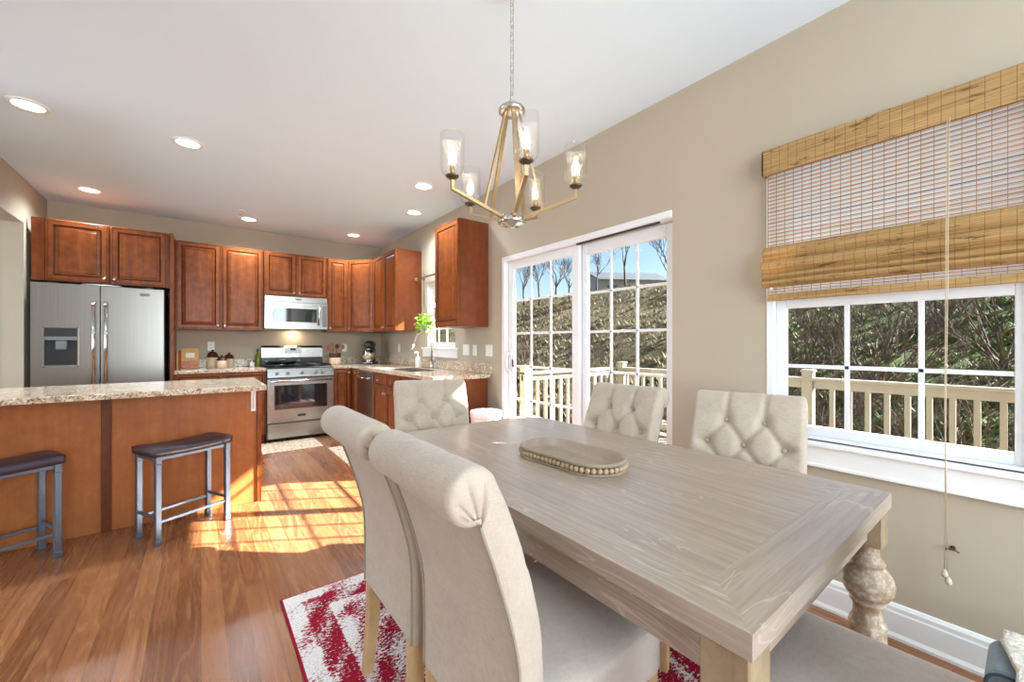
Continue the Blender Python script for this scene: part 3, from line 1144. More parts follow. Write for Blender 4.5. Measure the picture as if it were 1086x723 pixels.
# ------------------------------------------------------------------ dishwasher
t = thing('dishwasher', 'stainless dishwasher with a curved handle in the sink run', 'dishwasher', (1.652, 5.525, 0), -PI / 2)
B().box((0.004, 0.03, 0.1), (0.60, 0.6, 0.875), 0.003).done('case', M['greyp'], t)
b = B()
b.box((0.004, 0.0, 0.1), (0.60, 0.03, 0.868), 0.004, seg=2)
dd = b.done('door', M['steel'], t)
b = B()
b.tube([(0.06, 0.0, 0.80), (0.08, -0.035, 0.79), (0.30, -0.05, 0.785), (0.53, -0.035, 0.79), (0.55, 0.0, 0.80)], 0.011, 10)
b.done('handle', M['chrome'], dd)
B().box((0.02, 0.06, 0.0), (0.585, 0.1, 0.1)).done('toe_kick', M['blackp'], t)

# ------------------------------------------------------------------ island
t = thing('kitchen_island', 'cherry kitchen island with panelled back facing the room', 'island', (-0.45, 3.68, 0))
IX0, IX1 = -0.80, 0.80
B().box((IX0, 0.0, 0), (IX1, 0.52, 0.88), 0.002).done('base', M['island'], t)
B().box((-0.058, -0.012, 0), (-0.010, 0.0, 0.878), 0.002).done('batten', M['island_dark'], t)
B().box((0.792, -0.014, 0), (0.822, 0.53, 0.878), 0.002).done('corner_post', M['cherry'], t)
b = B()
b.box((0.755, -0.165, 0.868), (0.785, -0.014, 0.874))
b.box((0.755, -0.008, 0.70), (0.785, 0.0, 0.874))
b.tube([(0.77, -0.01, 0.72), (0.77, -0.06, 0.80), (0.77, -0.12, 0.867)], 0.006, 6)
b.done('counter_bracket', M['white'], t)
isl = B().box((-1.36, 3.40, 0.881), (0.378, 4.25, 0.918), 0.006, seg=2).done('island_worktop', M['granite'])
tag(isl, 'granite slab overhanging the kitchen island above the stools', 'countertop')

# ------------------------------------------------------------------ stools
def stool(loc, rz, label):
    t = thing('counter_stool', label, 'stool', loc, rz, 'backless counter stools at the island')
    w, d, h = 0.455, 0.26, 0.525
    # saddle cushion
    b = B()
    nx, ny = 26, 12
    for top in (0, 1):
        pass
    t2 = bmesh.new()
    bmesh.ops.create_grid(t2, x_segments=nx, y_segments=ny, size=0.5)
    base = {}
    for v in list(t2.verts):
        u, q = v.co.x * 2, v.co.y * 2
        e = max(abs(u) ** 8, abs(q) ** 6)
        z = 0.575 + 0.014 * u * u + 0.006 * (1 - q * q) - 0.012 * e
        v.co = Vector((u * w / 2 * (1 - 0.006 * e), q * d / 2, z))
    for f in t2.faces:
        f.smooth = True
    ex = bmesh.ops.extrude_face_region(t2, geom=list(t2.faces))
    for v in [g_ for g_ in ex['geom'] if isinstance(g_, bmesh.types.BMVert)]:
        u = v.co.x / (w / 2)
        v.co.z = h + 0.008 * u * u
        v.co.x *= 0.985
        v.co.y *= 0.97
    b.merge(t2)
    seat = b.done('cushion', M['leather'], t)
    b = B()
    ring = []
    for (px_, py_) in ((-w / 2 + .004, -d / 2), (w / 2 - .004, -d / 2), (w / 2 - .004, d / 2), (-w / 2 + .004, d / 2)):
        ring.append((px_, py_))
    for sx in (-1, 1):
        b.tube([(sx * (w / 2 - 0.065), -d / 2 - 0.0005, h + 0.004), (sx * (w / 2 - 0.065), -d / 2 - 0.0005, 0.578)], 0.0018, 6)
    b.done('seam', M['leather'], seat)
    B().box((-w / 2 + 0.02, -d / 2 + 0.02, h - 0.02), (w / 2 - 0.02, d / 2 - 0.02, h + 0.002), 0.002).done('seat_frame', M['gunmetal'], t)
    lx, ly, s = w / 2 - 0.03, d / 2 - 0.02, 0.0145
    for sx in (-1, 1):
        for sy in (-1, 1):
            b = B()
            b.box((sx * lx - s, sy * ly - s, 0.012), (sx * lx + s, sy * ly + s, h + 0.006), 0.002)
            b.box((sx * lx - s - .003, sy * ly - s - .003, 0.0), (sx * lx + s + .003, sy * ly + s + .003, 0.03), 0.002)
            b.box((sx * lx - s - .003, sy * ly - s - .003, h - 0.045), (sx * lx + s + .003, sy * ly + s + .003, h - 0.035), 0.002)
            b.done('leg', M['gunmetal'], t)
    for sy in (-1, 1):
        B().box((-lx + s, sy * ly - 0.007, 0.125), (lx - s, sy * ly + 0.007, 0.143), 0.002).done('long_stretcher', M['gunmetal'], t)
    for sx in (-1, 1):
        B().box((sx * lx - 0.007, -ly + s, 0.150), (sx * lx + 0.007, ly - s, 0.168), 0.002).done('side_stretcher', M['gunmetal'], t)
    return t


SA = math.radians(27.5)
st1 = stool((-0.083, 3.432, 0), SA, 'dark leather backless stool nearer the range, right of the island batten')
dup(st1, (-0.875, 3.418, 0), SA, 'dark leather backless stool at the left edge, left of the island batten')

# ------------------------------------------------------------------ small kitchen things
def canister(loc, r, h, label):
    t = thing('stoneware_canister', label, 'canister', loc, 0, 'stoneware canisters')
    B().lathe([(r * 0.96, 0), (r, 0.008), (r, h * 0.58)], 24).done('jar', M['stone'], t)
    B().lathe([(r, h * 0.581), (r * 0.98, h * 0.66), (r * 0.86, h * 0.72)], 24).done('glazed_shoulder', M['brownglaze'], t)
    b = B()
    b.lathe([(r * 0.84, h * 0.721), (r * 0.86, h * 0.75), (r * 0.6, h * 0.86), (r * 0.2, h * 0.90), (r * 0.16, h * 0.92), (r * 0.26, h * 0.97), (r * 0.1, h)], 24)
    b.done('lid', M['brownglaze'], t)
    return t


M['stone'] = plain('stoneware', (206, 182, 150), 0.4, var=0.1, nscale=30)
M['brownglaze'] = plain('brown_glaze', (74, 34, 22), 0.15, var=0.15)
canister((0.115, 6.24, CT1), 0.062, 0.225, 'tallest stoneware canister with brown lid, left of the three')
canister((0.205, 6.14, CT1), 0.055, 0.160, 'shortest stoneware canister with brown lid, in front of the other two')
canister((0.285, 6.26, CT1), 0.055, 0.190, 'middle sized stoneware canister with brown lid, right of the three')
M['kraft'] = plain('tan_card', (206, 164, 96), 0.6, var=0.15, nscale=20)
M['red'] = plain('red_cloth_cover', (176, 62, 54), 0.6)
M['pink'] = plain('pinkish_print', (196, 128, 104), 0.6, var=0.3, nscale=40)
t = thing('framed_recipe_card', 'tan cookbook with a white label propped on the worktop', 'book', (-0.105, 6.27, CT1), 0.0)
rm = Matrix.Rotation(-0.18, 4, 'X')
b = B()
b.box((-0.085, -0.008, 0.002), (0.085, 0.020, 0.245), 0.003, mat=rm)
b.done('cover', M['kraft'], t)
B().box((-0.04, -0.0095, 0.13), (0.045, -0.008, 0.19), mat=rm).done('label_card', M['plate'], t)
B().box((-0.082, -0.0095, 0.01), (0.082, -0.0083, 0.09), mat=rm).done('printed_band', M['pink'], t)
for i, (x, h, m, lb) in enumerate(((-0.222, 0.20, 'kraft', 'thin tan book nearest the refrigerator panel'), (-0.203, 0.215, 'red', 'thin red book leaning beside the tan cookbook'))):
    b = B()
    b.box((x - 0.008, 6.21, CT1), (x + 0.008, 6.37, CT1 + h), 0.002)
    tag(b.done('cookbook', M[m]), lb, 'book')
t = thing('spice_jar', 'small white lidded jar between canisters and green bottle', 'jar', (0.525, 6.22, CT1))
B().lathe([(0.03, 0), (0.032, 0.01), (0.032, 0.05), (0.026, 0.06)], 18).done('jar_body', M['plate'], t)
B().lathe([(0.029, 0.0605), (0.03, 0.062), (0.03, 0.08), (0.026, 0.083)], 18).done('jar_lid', M['chrome'], t)
t = thing('olive_oil_bottle', 'green olive oil bottle left of the range', 'bottle', (0.595, 6.25, CT1))
M['oil'] = plain('olive_green_glass', (96, 104, 30), 0.08)
B().lathe([(0.034, 0), (0.036, 0.01), (0.036, 0.13), (0.028, 0.155), (0.014, 0.175), (0.013, 0.2)], 18).done('bottle_body', M['oil'], t)
B().lathe([(0.015, 0.2005), (0.015, 0.225), (0.008, 0.235)], 12).done('stopper', M['blackp'], t)

t = thing('utensil_crock', 'stoneware crock right of the range holding wooden spoons', 'crock', (1.53, 6.16, CT1))
B().lathe([(0.075, 0), (0.078, 0.01), (0.078, 0.10)], 24).done('crock_base', M['stone'], t)
B().lathe([(0.078, 0.1005), (0.078, 0.17), (0.070, 0.17), (0.070, 0.12), (0.001, 0.12)], 24, caps=False).done('glazed_rim', M['brownglaze'], t)
M['spoon'] = cherry('spoon_wood', (130, 78, 42), (156, 98, 56), (178, 122, 76), 0.5)
lbls = ['wooden spoon leaning left in the crock', 'wooden spatula standing upright in the crock', 'dark ladle in the middle of the crock', 'wooden spoon leaning right in the crock', 'reddish wooden paddle leaning far right in the crock', 'short wooden spoon at the back of the crock']
for i, (ax, ay, ln_, m) in enumerate(((-0.045, 0.0, 0.27, 'spoon'), (-0.015, 0.02, 0.30, 'spoon'), (0.006, -0.02, 0.28, 'blackp'), (0.03, 0.01, 0.29, 'spoon'), (0.052, -0.01, 0.27, 'spoon'), (-0.03, -0.03, 0.25, 'spoon'))):
    b = B()
    ex_, ey_ = ax * 1.9, ay * 1.9
    b.tube([(ax * 0.5, ay * 0.5, 0.125), (ex_, ey_, ln_ - 0.04)], 0.005, 6)
    b.sphere((ex_ * 1.06, ey_ * 1.06, ln_ - 0.015), 0.026, u=10, v=7, sc=(0.85, 0.35, 1.3))
    tag(b.done('kitchen_utensil', M[m], loc=(1.53, 6.16, CT1)), lbls[i], 'utensil', 'utensils in the crock')

# stand mixer
t = thing('stand_mixer', 'dark stand mixer with a steel bowl in the counter corner', 'mixer', (2.02, 6.10, CT1), math.radians(-125))
M['mixer'] = plain('dark_metallic_enamel', (78, 76, 80), 0.15, 0.6)
b = B()
b.box((-0.10, -0.085, 0), (0.17, 0.085, 0.035), 0.02, seg=3)
b.done('base', M['mixer'], t)
b = B()
b.box((-0.10, -0.05, 0.03), (-0.03, 0.05, 0.24), 0.02, seg=3)
b.done('column', M['mixer'], t)
b = B()
b.lathe([(0.03, -0.12), (0.052, -0.10), (0.06, -0.02), (0.062, 0.08), (0.052, 0.15), (0.035, 0.175), (0.012, 0.18)], 20, org=(0, 0, 0.285), axis='X')
b.done('motor_head', M['mixer'], t)
B().lathe([(0.028, 0), (0.028, 0.03)], 16, org=(0.10, 0, 0.205)).done('hub', M['chrome'], t)
B().lathe([(0.05, 0.036), (0.055, 0.045), (0.045, 0.05), (0.085, 0.08), (0.10, 0.13), (0.105, 0.19), (0.102, 0.19), (0.097, 0.13), (0.08, 0.085), (0.001, 0.06)], 28, org=(0.09, 0, 0), caps=False).done('mixing_bowl', M['chrome'], t)


# outlets and switches
def plate_(loc, face, w, h, kind, label, cat):
    """face 'R': on right wall facing -x; 'B': on back wall facing -y"""
    t = thing('wall_switch' if kind != 'outlet' else 'wall_outlet', label, cat, loc, -PI / 2 if face == 'R' else 0)
    B().box((-w / 2, -0.007, -h / 2), (w / 2, -0.0005, h / 2), 0.003, seg=2).done('cover_plate', M['plate'], t)
    n = {'outlet': 0, 's1': 1, 's2': 2}[kind]
    if n == 0:
        for dz in (-0.02, 0.02):
            b = B()
            b.box((-0.016, -0.0095, dz - 0.014), (0.016, -0.0068, dz + 0.014), 0.003)
            b.box((-0.007, -0.0100, dz - 0.004), (-0.005, -0.0094, dz + 0.006), mi=1)
            b.box((0.005, -0.0100, dz - 0.004), (0.007, -0.0094, dz + 0.006), mi=1)
            b.done('socket', [M['plate'], M['blackp']], t)
    for k in range(n):
        x = (k - (n - 1) / 2) * 0.046
        B().box((x - 0.0165, -0.011, -0.033), (x + 0.0165, -0.0068, 0.033), 0.002).done('rocker', M['plate'], t)


plate_((R, 3.78, 1.15), 'R', 0.118, 0.115, 's2', 'double switch plate under the cabinet, nearest the sink window', 'switch')
plate_((R, 3.605, 1.147), 'R', 0.07, 0.115, 'outlet', 'narrow outlet plate between the two switch plates by the patio door', 'outlet')
plate_((R, 3.34, 1.149), 'R', 0.118, 0.115, 's2', 'double switch plate closest to the patio door', 'switch')
plate_((R, 5.646, 1.153), 'R', 0.07, 0.115, 'outlet', 'outlet plate on the window wall near the stand mixer', 'outlet')
plate_((1.724, D, 1.156), 'B', 0.07, 0.115, 'outlet', 'outlet plate behind the utensil crock', 'outlet')
plate_((0.102, D, 1.186), 'B', 0.07, 0.115, 'outlet', 'outlet plate above the stoneware canisters', 'outlet')

# curtain rod with hanging planters
t = thing('curtain_rod', 'dark curtain rod above the sink window', 'rod', (2.20, 4.40, 2.045))
B().tube([(0, -0.46, 0), (0, 0.47, 0)], 0.008, 10).done('pole', M['bronze'], t)
for s_ in (-1, 1):
    B().sphere((0, s_ * 0.475, 0), 0.022, sc=(1, 1.3, 1)).done('finial', M['nickel'], t)
    b = B()
    b.tube([(0, s_ * 0.42, 0), (0.045, s_ * 0.42, 0), (0.075, s_ * 0.42, 0.0)], 0.006, 8)
    b.lathe([(0.02, 0.076), (0.02, 0.083)], 12, org=(0, s_ * 0.42, 0), axis='X')
    b.done('bracket', M['bronze'], t)
M['leaf'] = plain('bright_green_leaf', (170, 204, 84), 0.5, var=0.3, nscale=30)
M['leaf'].node_tree.nodes['Principled BSDF'].inputs['Subsurface Weight'].default_value = 0.0
M['succ'] = plain('reddish_succulent', (186, 104, 66), 0.5, var=0.3, nscale=40)
M['pot'] = plain('white_ceramic', (226, 226, 220), 0.3)


def hanging(loc, top, kind, label):
    t = thing('hanging_planter', label, 'plant', loc)
    B().lathe([(0.001, 0), (0.045, 0.0), (0.06, 0.09), (0.062, 0.10), (0.056, 0.10), (0.05, 0.08), (0.001, 0.08)], 20, caps=False).done('pot', M['pot'], t)
    b = B()
    hz = top - loc[2]
    b.tube([(0.06, 0, 0.095), (0.03, 0, 0.28), (0, 0, 0.33), (0, 0, hz - 0.02), (0.012, 0, hz + 0.006), (0, 0, hz + 0.016), (-0.012, 0, hz + 0.004)], 0.0025, 6)
    b.tube([(-0.06, 0, 0.095), (-0.03, 0, 0.28), (0, 0, 0.33)], 0.0025, 6)
    b.done('hanger', M['bronze'], t)
    b = B()
    r2 = random.Random(int(loc[1] * 100))
    n = 300 if kind == 'leafy' else 60
    for i in range(n):
        if kind == 'leafy':
            a = r2.uniform(0, 2 * PI)
            el = r2.uniform(-0.9, 1.2)
            rr = r2.uniform(0.05, 0.145)
            c = Vector((math.cos(a) * math.cos(el) * rr * 0.75, math.sin(a) * math.cos(el) * rr, 0.09 + math.sin(el) * rr))
            if c.z < 0.1 and math.hypot(c.x, c.y) < 0.068:
                c.z = 0.13
            L_ = r2.uniform(0.02, 0.034)
            wd = L_ * 0.42
        else:
            a = r2.uniform(0, 2 * PI)
            rr = r2.uniform(0.0, 0.055)
            c = Vector((math.cos(a) * rr, math.sin(a) * rr, 0.095 + r2.uniform(0, 0.035)))
            L_ = r2.uniform(0.018, 0.028)
            wd = L_ * 0.3
        d = Vector((math.cos(a), math.sin(a), r2.uniform(-0.5, 1.0))).normalized()
        s1 = d.cross(Vector((r2.uniform(-1, 1), r2.uniform(-1, 1), 1))).normalized() * wd
        nrm = d.cross(s1).normalized() * 0.003
        p = [c - d * L_, c - d * L_ * 0.2 + s1 + nrm, c + d * L_, c - d * L_ * 0.2 - s1 + nrm]
        b.face(p)
        b.face([q - nrm * 1.2 for q in reversed(p)])
    b.done('foliage', M['leaf'] if kind == 'leafy' else M['succ'], t)


hanging((2.12, 4.48, 1.35), 2.045, 'leafy', 'bright green leafy plant hanging in the sink window')
hanging((2.18, 4.24, 1.50), 2.045, 'succ', 'white pot with reddish succulent hanging beside the single cabinet')

# trash can
t = thing('trash_can', 'white round lidded trash can at the end of the counter', 'trash can', (2.10, 3.125, 0))
b = B()
b.lathe([(0.115, 0), (0.12, 0.01), (0.14, 0.50), (0.142, 0.54)], 32)
b.done('bin', M['plate'], t)
b = B()
b.lathe([(0.146, 0.541), (0.148, 0.55), (0.148, 0.59), (0.142, 0.60), (0.06, 0.612), (0.001, 0.614)], 32)
lid = b.done('lid', M['white'], t)
B().box((-0.10, -0.02, 0.6135), (0.04, 0.0, 0.617), 0.001, mat=Matrix.Rotation(0.5, 4, 'Z')).done('lid_handle', M['gunmetal'], lid)

# ------------------------------------------------------------------ ceiling lights
LIGHTS = [(-0.872, 3.923, 'recessed downlight nearest the left edge, above the island'),
          (-0.079, 3.922, 'recessed downlight above the right half of the island'),
          (-0.872, 5.712, 'recessed downlight above the refrigerator'),
          (0.464, 5.863, 'recessed downlight beside the sprinkler, nearest the range'),
          (1.693, 5.832, 'recessed downlight in the kitchen corner above the mixer'),
          (1.701, 3.611, 'recessed downlight nearest the chandelier, beside the window wall'),
          (1.956, 4.402, 'recessed downlight directly above the sink')]
for x, y, lb in LIGHTS:
    t = thing('recessed_light', lb, 'ceiling light', (x, y, C), 0, 'recessed kitchen downlights')
    B().lathe([(0.073, -0.0005), (0.098, -0.0005), (0.098, -0.006), (0.09, -0.010), (0.073, -0.010)], 32, caps=False).done('trim_ring', M['white'], t)
    B().lathe([(0.001, -0.006), (0.073, -0.005), (0.073, -0.001), (0.001, -0.001)], 32, caps=False).done('lens', M['led'], t)
    l = bpy.data.lights.new('downlight', 'SPOT')
    l.energy = 104
    l.color = (0.84, 0.94, 1.0)
    l.spot_size = math.radians(150)
    l.spot_blend = 0.9
    l.shadow_soft_size = 0.07
    o = bpy.data.objects.new('downlight', l)
    o.location = (0, 0, -0.02)
    o.parent = t
    COL.objects.link(o)
t = thing('fire_sprinkler', 'small ceiling fire sprinkler beside a recessed light', 'sprinkler', (0.367, 5.543, C))
B().lathe([(0.04, -0.0005), (0.04, -0.004), (0.018, -0.01)], 20).done('escutcheon', M['white'], t)
b = B()
b.tube([(0, 0, -0.008), (0, 0, -0.03)], 0.008, 8)
b.tube([(0.014, 0, -0.02), (0.018, 0, -0.035), (0, 0, -0.05)], 0.003, 6)
b.tube([(-0.014, 0, -0.02), (-0.018, 0, -0.035), (0, 0, -0.05)], 0.003, 6)
b.lathe([(0.002, -0.048), (0.02, -0.051), (0.02, -0.053), (0.002, -0.054)], 16)
b.done('sprinkler_head', M['chrome'], t)

# ------------------------------------------------------------------ dining table
TX0, TX1, TY0, TY1, TZ = 0.685, 1.68, 0.272, 1.985, 0.76
TH = 0.045
t = thing('dining_table', 'grey-washed rectangular wooden dining table with turned legs', 'table', ((TX0 + TX1) / 2, (TY0 + TY1) / 2, 0))
hx, hy = (TX1 - TX0) / 2, (TY1 - TY0) / 2
bw = 0.112
def slab(b, pts, z0, z1, mi=0):
    b.prism(pts, z0, z1, 'Z', mi)
zt, zb_ = TZ, TZ - TH
b = B(); slab(b, [(-hx + bw, -hy + bw - .0), (hx - bw, -hy + bw), (hx - bw, hy - bw), (-hx + bw, hy - bw)], zb_ + .002, zt)
b.done('tabletop', M['tableY'], t)
for s_ in (-1, 1):
    b = B(); slab(b, [(s_ * hx, -hy), (s_ * hx, hy), (s_ * (hx - bw), hy - bw), (s_ * (hx - bw), -hy + bw)], zb_, zt - .0003)
    b.done('side_board', M['tableY'], t)
for s_ in (-1, 1):
    b = B(); slab(b, [(-hx, s_ * hy), (hx, s_ * hy), (hx - bw, s_ * (hy - bw)), (-hx + bw, s_ * (hy - bw))], zb_, zt - .0006)
    b.done('end_board', M['tableX'], t)
ia = 0.05
for s_ in (-1, 1):
    b = B(); b.box((-hx + 0.09, s_ * (hy - ia) - 0.011, zb_ - 0.09), (hx - 0.09, s_ * (hy - ia) + 0.011, zb_), 0.002)
    b.done('apron', M['tableX'], t)
    b = B(); b.box((s_ * (hx - ia) - 0.011, -hy + 0.09, zb_ - 0.09), (s_ * (hx - ia) + 0.011, hy - 0.09, zb_), 0.002)
    b.done('apron', M['tableY'], t)
for sx in (-1, 1):
    for sy in (-1, 1):
        b = B()
        ox, oy = sx * (hx - 0.047), sy * (hy - 0.047)
        b.box((ox - 0.041, oy - 0.041, 0.605), (ox + 0.041, oy + 0.041, zb_), 0.003, mi=1)
        prof = [(0.028, 0.605), (0.03, 0.60), (0.027, 0.592), (0.029, 0.58), (0.034, 0.558), (0.041, 0.552), (0.043, 0.546), (0.041, 0.540), (0.040, 0.534), (0.052, 0.522), (0.061, 0.504), (0.065, 0.484), (0.062, 0.462), (0.052, 0.444), (0.042, 0.434), (0.044, 0.428), (0.044, 0.422), (0.037, 0.414), (0.035, 0.40), (0.038, 0.375), (0.045, 0.360), (0.047, 0.352), (0.044, 0.345), (0.045, 0.33), (0.047, 0.28), (0.045, 0.2), (0.038, 0.14), (0.033, 0.11), (0.042, 0.10), (0.042, 0.09), (0.034, 0.08), (0.048, 0.05), (0.05, 0.03), (0.04, 0.0)]
        b.lathe(prof, 28, org=(ox, oy, 0))
        b.done('leg', [M['turned'], M['honey']], t)

# beaded tray
t = thing('beaded_tray', 'pale oval wooden tray edged with round wooden beads on the table', 'tray', (1.145, 1.115, TZ), math.radians(3))
def race(w, l, n=20):
    r = w / 2
    pts = []
    for i in range(n + 1):
        a = PI * i / n
        pts.append((r * math.cos(a), l / 2 - r + r * math.sin(a)))
    for i in range(n + 1):
        a = PI + PI * i / n
        pts.append((r * math.cos(a), -l / 2 + r + r * math.sin(a)))
    return pts
TW, TL = 0.235, 0.47
b = B()
rings = [(0.0, 0.0), (0.0, 0.006), (-0.012, 0.008), (-0.020, 0.010), (-0.020, 0.028), (-0.010, 0.030), (0.0, 0.031), (0.0, 0.040), (-0.003, 0.042), (-0.013, 0.042), (-0.018, 0.038), (-0.026, 0.020), (-0.036, 0.011), (-0.055, 0.009)]
prev = None
for ins, z in rings:
    ring = [b.bm.verts.new((p[0], p[1], z + 0.0005)) for p in race(TW + 2 * ins, TL + 2 * ins)]
    if prev:
        n = len(ring)
        for k in range(n):
            f = b.bm.faces.new((prev[k], prev[(k + 1) % n], ring[(k + 1) % n], ring[k]))
            f.smooth = True
    else:
        b.bm.faces.new(ring)
    prev = ring
b.bm.faces.new(prev)
b.done('tray_body', M['traywood'], t)
path = race(TW - 0.010, TL - 0.010, 60)
seglen = [0]
for i in range(len(path)):
    a, c = path[i], path[(i + 1) % len(path)]
    seglen.append(seglen[-1] + math.hypot(a[0] - c[0], a[1] - c[1]))
tot = seglen[-1]
nb = int(tot / 0.0205)
b0 = None
for k in range(nb):
    s_ = tot * k / nb
    for i in range(len(path)):
        if seglen[i] <= s_ <= seglen[i + 1]:
            f_ = (s_ - seglen[i]) / max(1e-9, seglen[i + 1] - seglen[i])
            a, c = path[i], path[(i + 1) % len(path)]
            p = (a[0] + (c[0] - a[0]) * f_, a[1] + (c[1] - a[1]) * f_, 0.0195)
            break
    if b0 is None:
        b0 = B().sphere((0, 0, 0), 0.0106, u=12, v=8).done('bead', M['beadwood'], t)
        b0.location = p
    else:
        q = b0.copy()
        COL.objects.link(q)
        q.parent = t
        q.location = p


# ------------------------------------------------------------------ tufted scroll-back chairs
def catmull(pts, n):
    out = []
    P = [pts[0]] + list(pts) + [pts[-1]]
    for i in range(1, len(P) - 2):
        for k in range(n):
            t_ = k / n
            a, b_, c, d = [Vector((q[0], q[1])) for q in P[i - 1:i + 3]]
            out.append(0.5 * ((2 * b_) + (-a + c) * t_ + (2 * a - 5 * b_ + 4 * c - d) * t_ ** 2 + (-a + 3 * b_ - 3 * c + d) * t_ ** 3))
    out.append(Vector(pts[-1]))
    return out


CW = 0.425
BUT = []
for r_, zz in enumerate((0.89, 0.79, 0.69, 0.59)):
    xs = (-0.072, 0.072) if r_ % 2 == 0 else (-0.144, 0.0, 0.144)
    for x in xs:
        BUT.append((x, zz))


def tuft(y, z):
    """inward depth of the front face"""
    d = 0.0
    for (bx_, bz_) in BUT:
        rr = math.hypot(y - bx_, z - bz_)
        d += 0.022 * math.exp(-(rr / 0.028) ** 2) + 0.006 * math.exp(-(rr / 0.011) ** 2)
    # diamond creases between neighbouring buttons
    best = 1.0
    for i, (ax, az) in enumerate(BUT):
        for (cx, cz) in BUT[i + 1:]:
            if abs(abs(az - cz) - 0.10) < 1e-3 and abs(abs(ax - cx) - 0.072) < 1e-3:
                vx, vz = cx - ax, cz - az
                t_ = max(0, min(1, ((y - ax) * vx + (z - az) * vz) / (vx * vx + vz * vz)))
                best = min(best, math.hypot(y - ax - vx * t_, z - az - vz * t_))
    for (ax, az) in BUT[:2]:
        if z > az:
            best = min(best, abs(y - ax))
    for (ax, az) in BUT:
        if abs(ax) > 0.14:
            s_ = 1 if ax > 0 else -1
            if s_ * y > s_ * ax:
                best = min(best, abs(z - az))
    d += 0.010 * math.exp(-(best / 0.012) ** 2)
    return d


def make_chair():
    t = thing('dining_chair', '', 'chair', (0, 0, 0), 0, 'tufted scroll-back dining chairs')
    RC, RR = Vector((-0.103, 0.944)), 0.054
    front = [(0.062, 0.34), (0.066, 0.46), (0.064, 0.56), (0.056, 0.65), (0.034, 0.745), (0.004, 0.835), (-0.024, 0.905), (-0.050, 0.958)]
    fr = catmull(front, 12)
    arc = []
    a0, a1 = math.radians(22), math.radians(282)
    N = 40
    for i in range(N + 1):
        a = a0 + (a1 - a0) * i / N
        arc.append(RC + RR * Vector((math.cos(a), math.sin(a))))
    outer = fr[:-1] + arc
    nf = len(fr) - 1
    knot = arc[-1]
    back = catmull([(0.0, 0.34), (0.001, 0.45), (-0.003, 0.585), (-0.020, 0.674), (-0.053, 0.783), (-0.083, 0.865), tuple(knot)], 8)
    # y stations, dense, with rounding at the ends
    hw = CW / 2
    ys = [-hw, -hw + 0.0015, -hw + 0.005, -hw + 0.011, -hw + 0.019]
    inner = [(-hw + 0.025) + (2 * hw - 0.05) * i / 54 for i in range(55)]
    ys = ys + inner + [-y for y in reversed(ys)]
    # normals of outer
    nrm = []
    for i, p in enumerate(outer):
        q = outer[min(i + 1, len(outer) - 1)] - outer[max(i - 1, 0)]
        q.normalize()
        nrm.append(Vector((q.y, -q.x)))       # to the right of travel = outward on the front
    b = B()
    grid = []
    for y in ys:
        e = hw - abs(y)
        rd = 0.017
        ins = 0.0 if e > rd else rd - math.sqrt(max(0, rd * rd - (rd - e) ** 2))
        col = []
        for i, p in enumerate(outer):
            k = 1.0
            dpt = ins
            if i < nf + 14:
                fade = min(1.0, e / 0.035)
                zf = 1.0 if i < nf else 1 - (i - nf) / 14
                dpt += tuft(y, p.y) * fade * zf
            col.append(b.bm.verts.new((p.x - nrm[i].x * dpt, y, p.y - nrm[i].y * dpt)))
        grid.append(col)
    for j in range(len(ys) - 1):
        for i in range(len(outer) - 1):
            f = b.bm.faces.new((grid[j][i], grid[j][i + 1], grid[j + 1][i + 1], grid[j + 1][i]))
            f.smooth = True
    # side bands between front edge and the back edge + pleated roll ends
    for j, sgn in ((0, -1), (len(ys) - 1, 1)):
        y = ys[j]
        nb_ = len(back)
        cols = [grid[j][:nf + 1]]
        # back edge resampled to the same count
        bk = []
        for i in range(nf + 1):
            u = i / nf * (nb_ - 1)
            k0 = min(int(u), nb_ - 2)
            bk.append(back[k0].lerp(back[k0 + 1], u - k0))
        mids = []
        for fr_ in (0.3, 0.6, 0.85, 1.0):
            c_ = []
            for i in range(nf + 1):
                a_ = grid[j][i].co
                px_, pz_ = a_.x + (bk[i].x - a_.x) * fr_, a_.z + (bk[i].y - a_.z) * fr_
                bulge = 0.006 * math.sin(PI * fr_)
                c_.append(b.bm.verts.new((px_, y + sgn * bulge, pz_)))
            cols.append(c_)
        for a_, c_ in zip(cols, cols[1:]):
            for i in range(nf):
                f = b.bm.faces.new((a_[i], a_[i + 1], c_[i + 1], c_[i]))
                f.smooth = True
        # fan
        kn = Vector((knot.x, y, knot.y))
        rim = grid[j][nf:]
        prev = rim
        T_ = [0.12, 0.25, 0.4, 0.55, 0.7, 0.84, 0.95]
        for tt in T_:
            ring = []
            for i, v in enumerate(rim):
                p = v.co.lerp(kn, tt)
                pl = abs(math.cos(i / (len(rim) - 1) * PI * 4)) ** 0.35
                wgt = min(1.0, i / 6.0)
                bul = 0.007 * math.sin(PI * min(1, tt)) ** 0.8 - 0.009 * tt - 0.012 * (1 - pl) * math.sin(PI * min(1, tt)) ** 0.5
                bul = wgt * bul + (1 - wgt) * 0.006 * math.sin(PI * tt)
                ring.append(b.bm.verts.new((p.x, p.y + sgn * bul, p.z)))
            for i in range(len(rim) - 1):
                f = b.bm.faces.new((prev[i], prev[i + 1], ring[i + 1], ring[i]))
                f.smooth = True
            prev = ring
        vk = b.bm.verts.new(kn - Vector((0, sgn * 0.006, 0)))
        for i in range(len(rim) - 1):
            f = b.bm.faces.new((prev[i], prev[i + 1], vk))
            f.smooth = True
    # back surface
    g2 = []
    for y in (-hw + 0.001, -hw * 0.5, 0, hw * 0.5, hw - 0.001):
        g2.append([b.bm.verts.new((p.x, y, p.y)) for p in back])
    for a_, c_ in zip(g2, g2[1:]):
        for i in range(len(back) - 1):
            f = b.bm.faces.new((a_[i], a_[i + 1], c_[i + 1], c_[i]))
            f.smooth = True
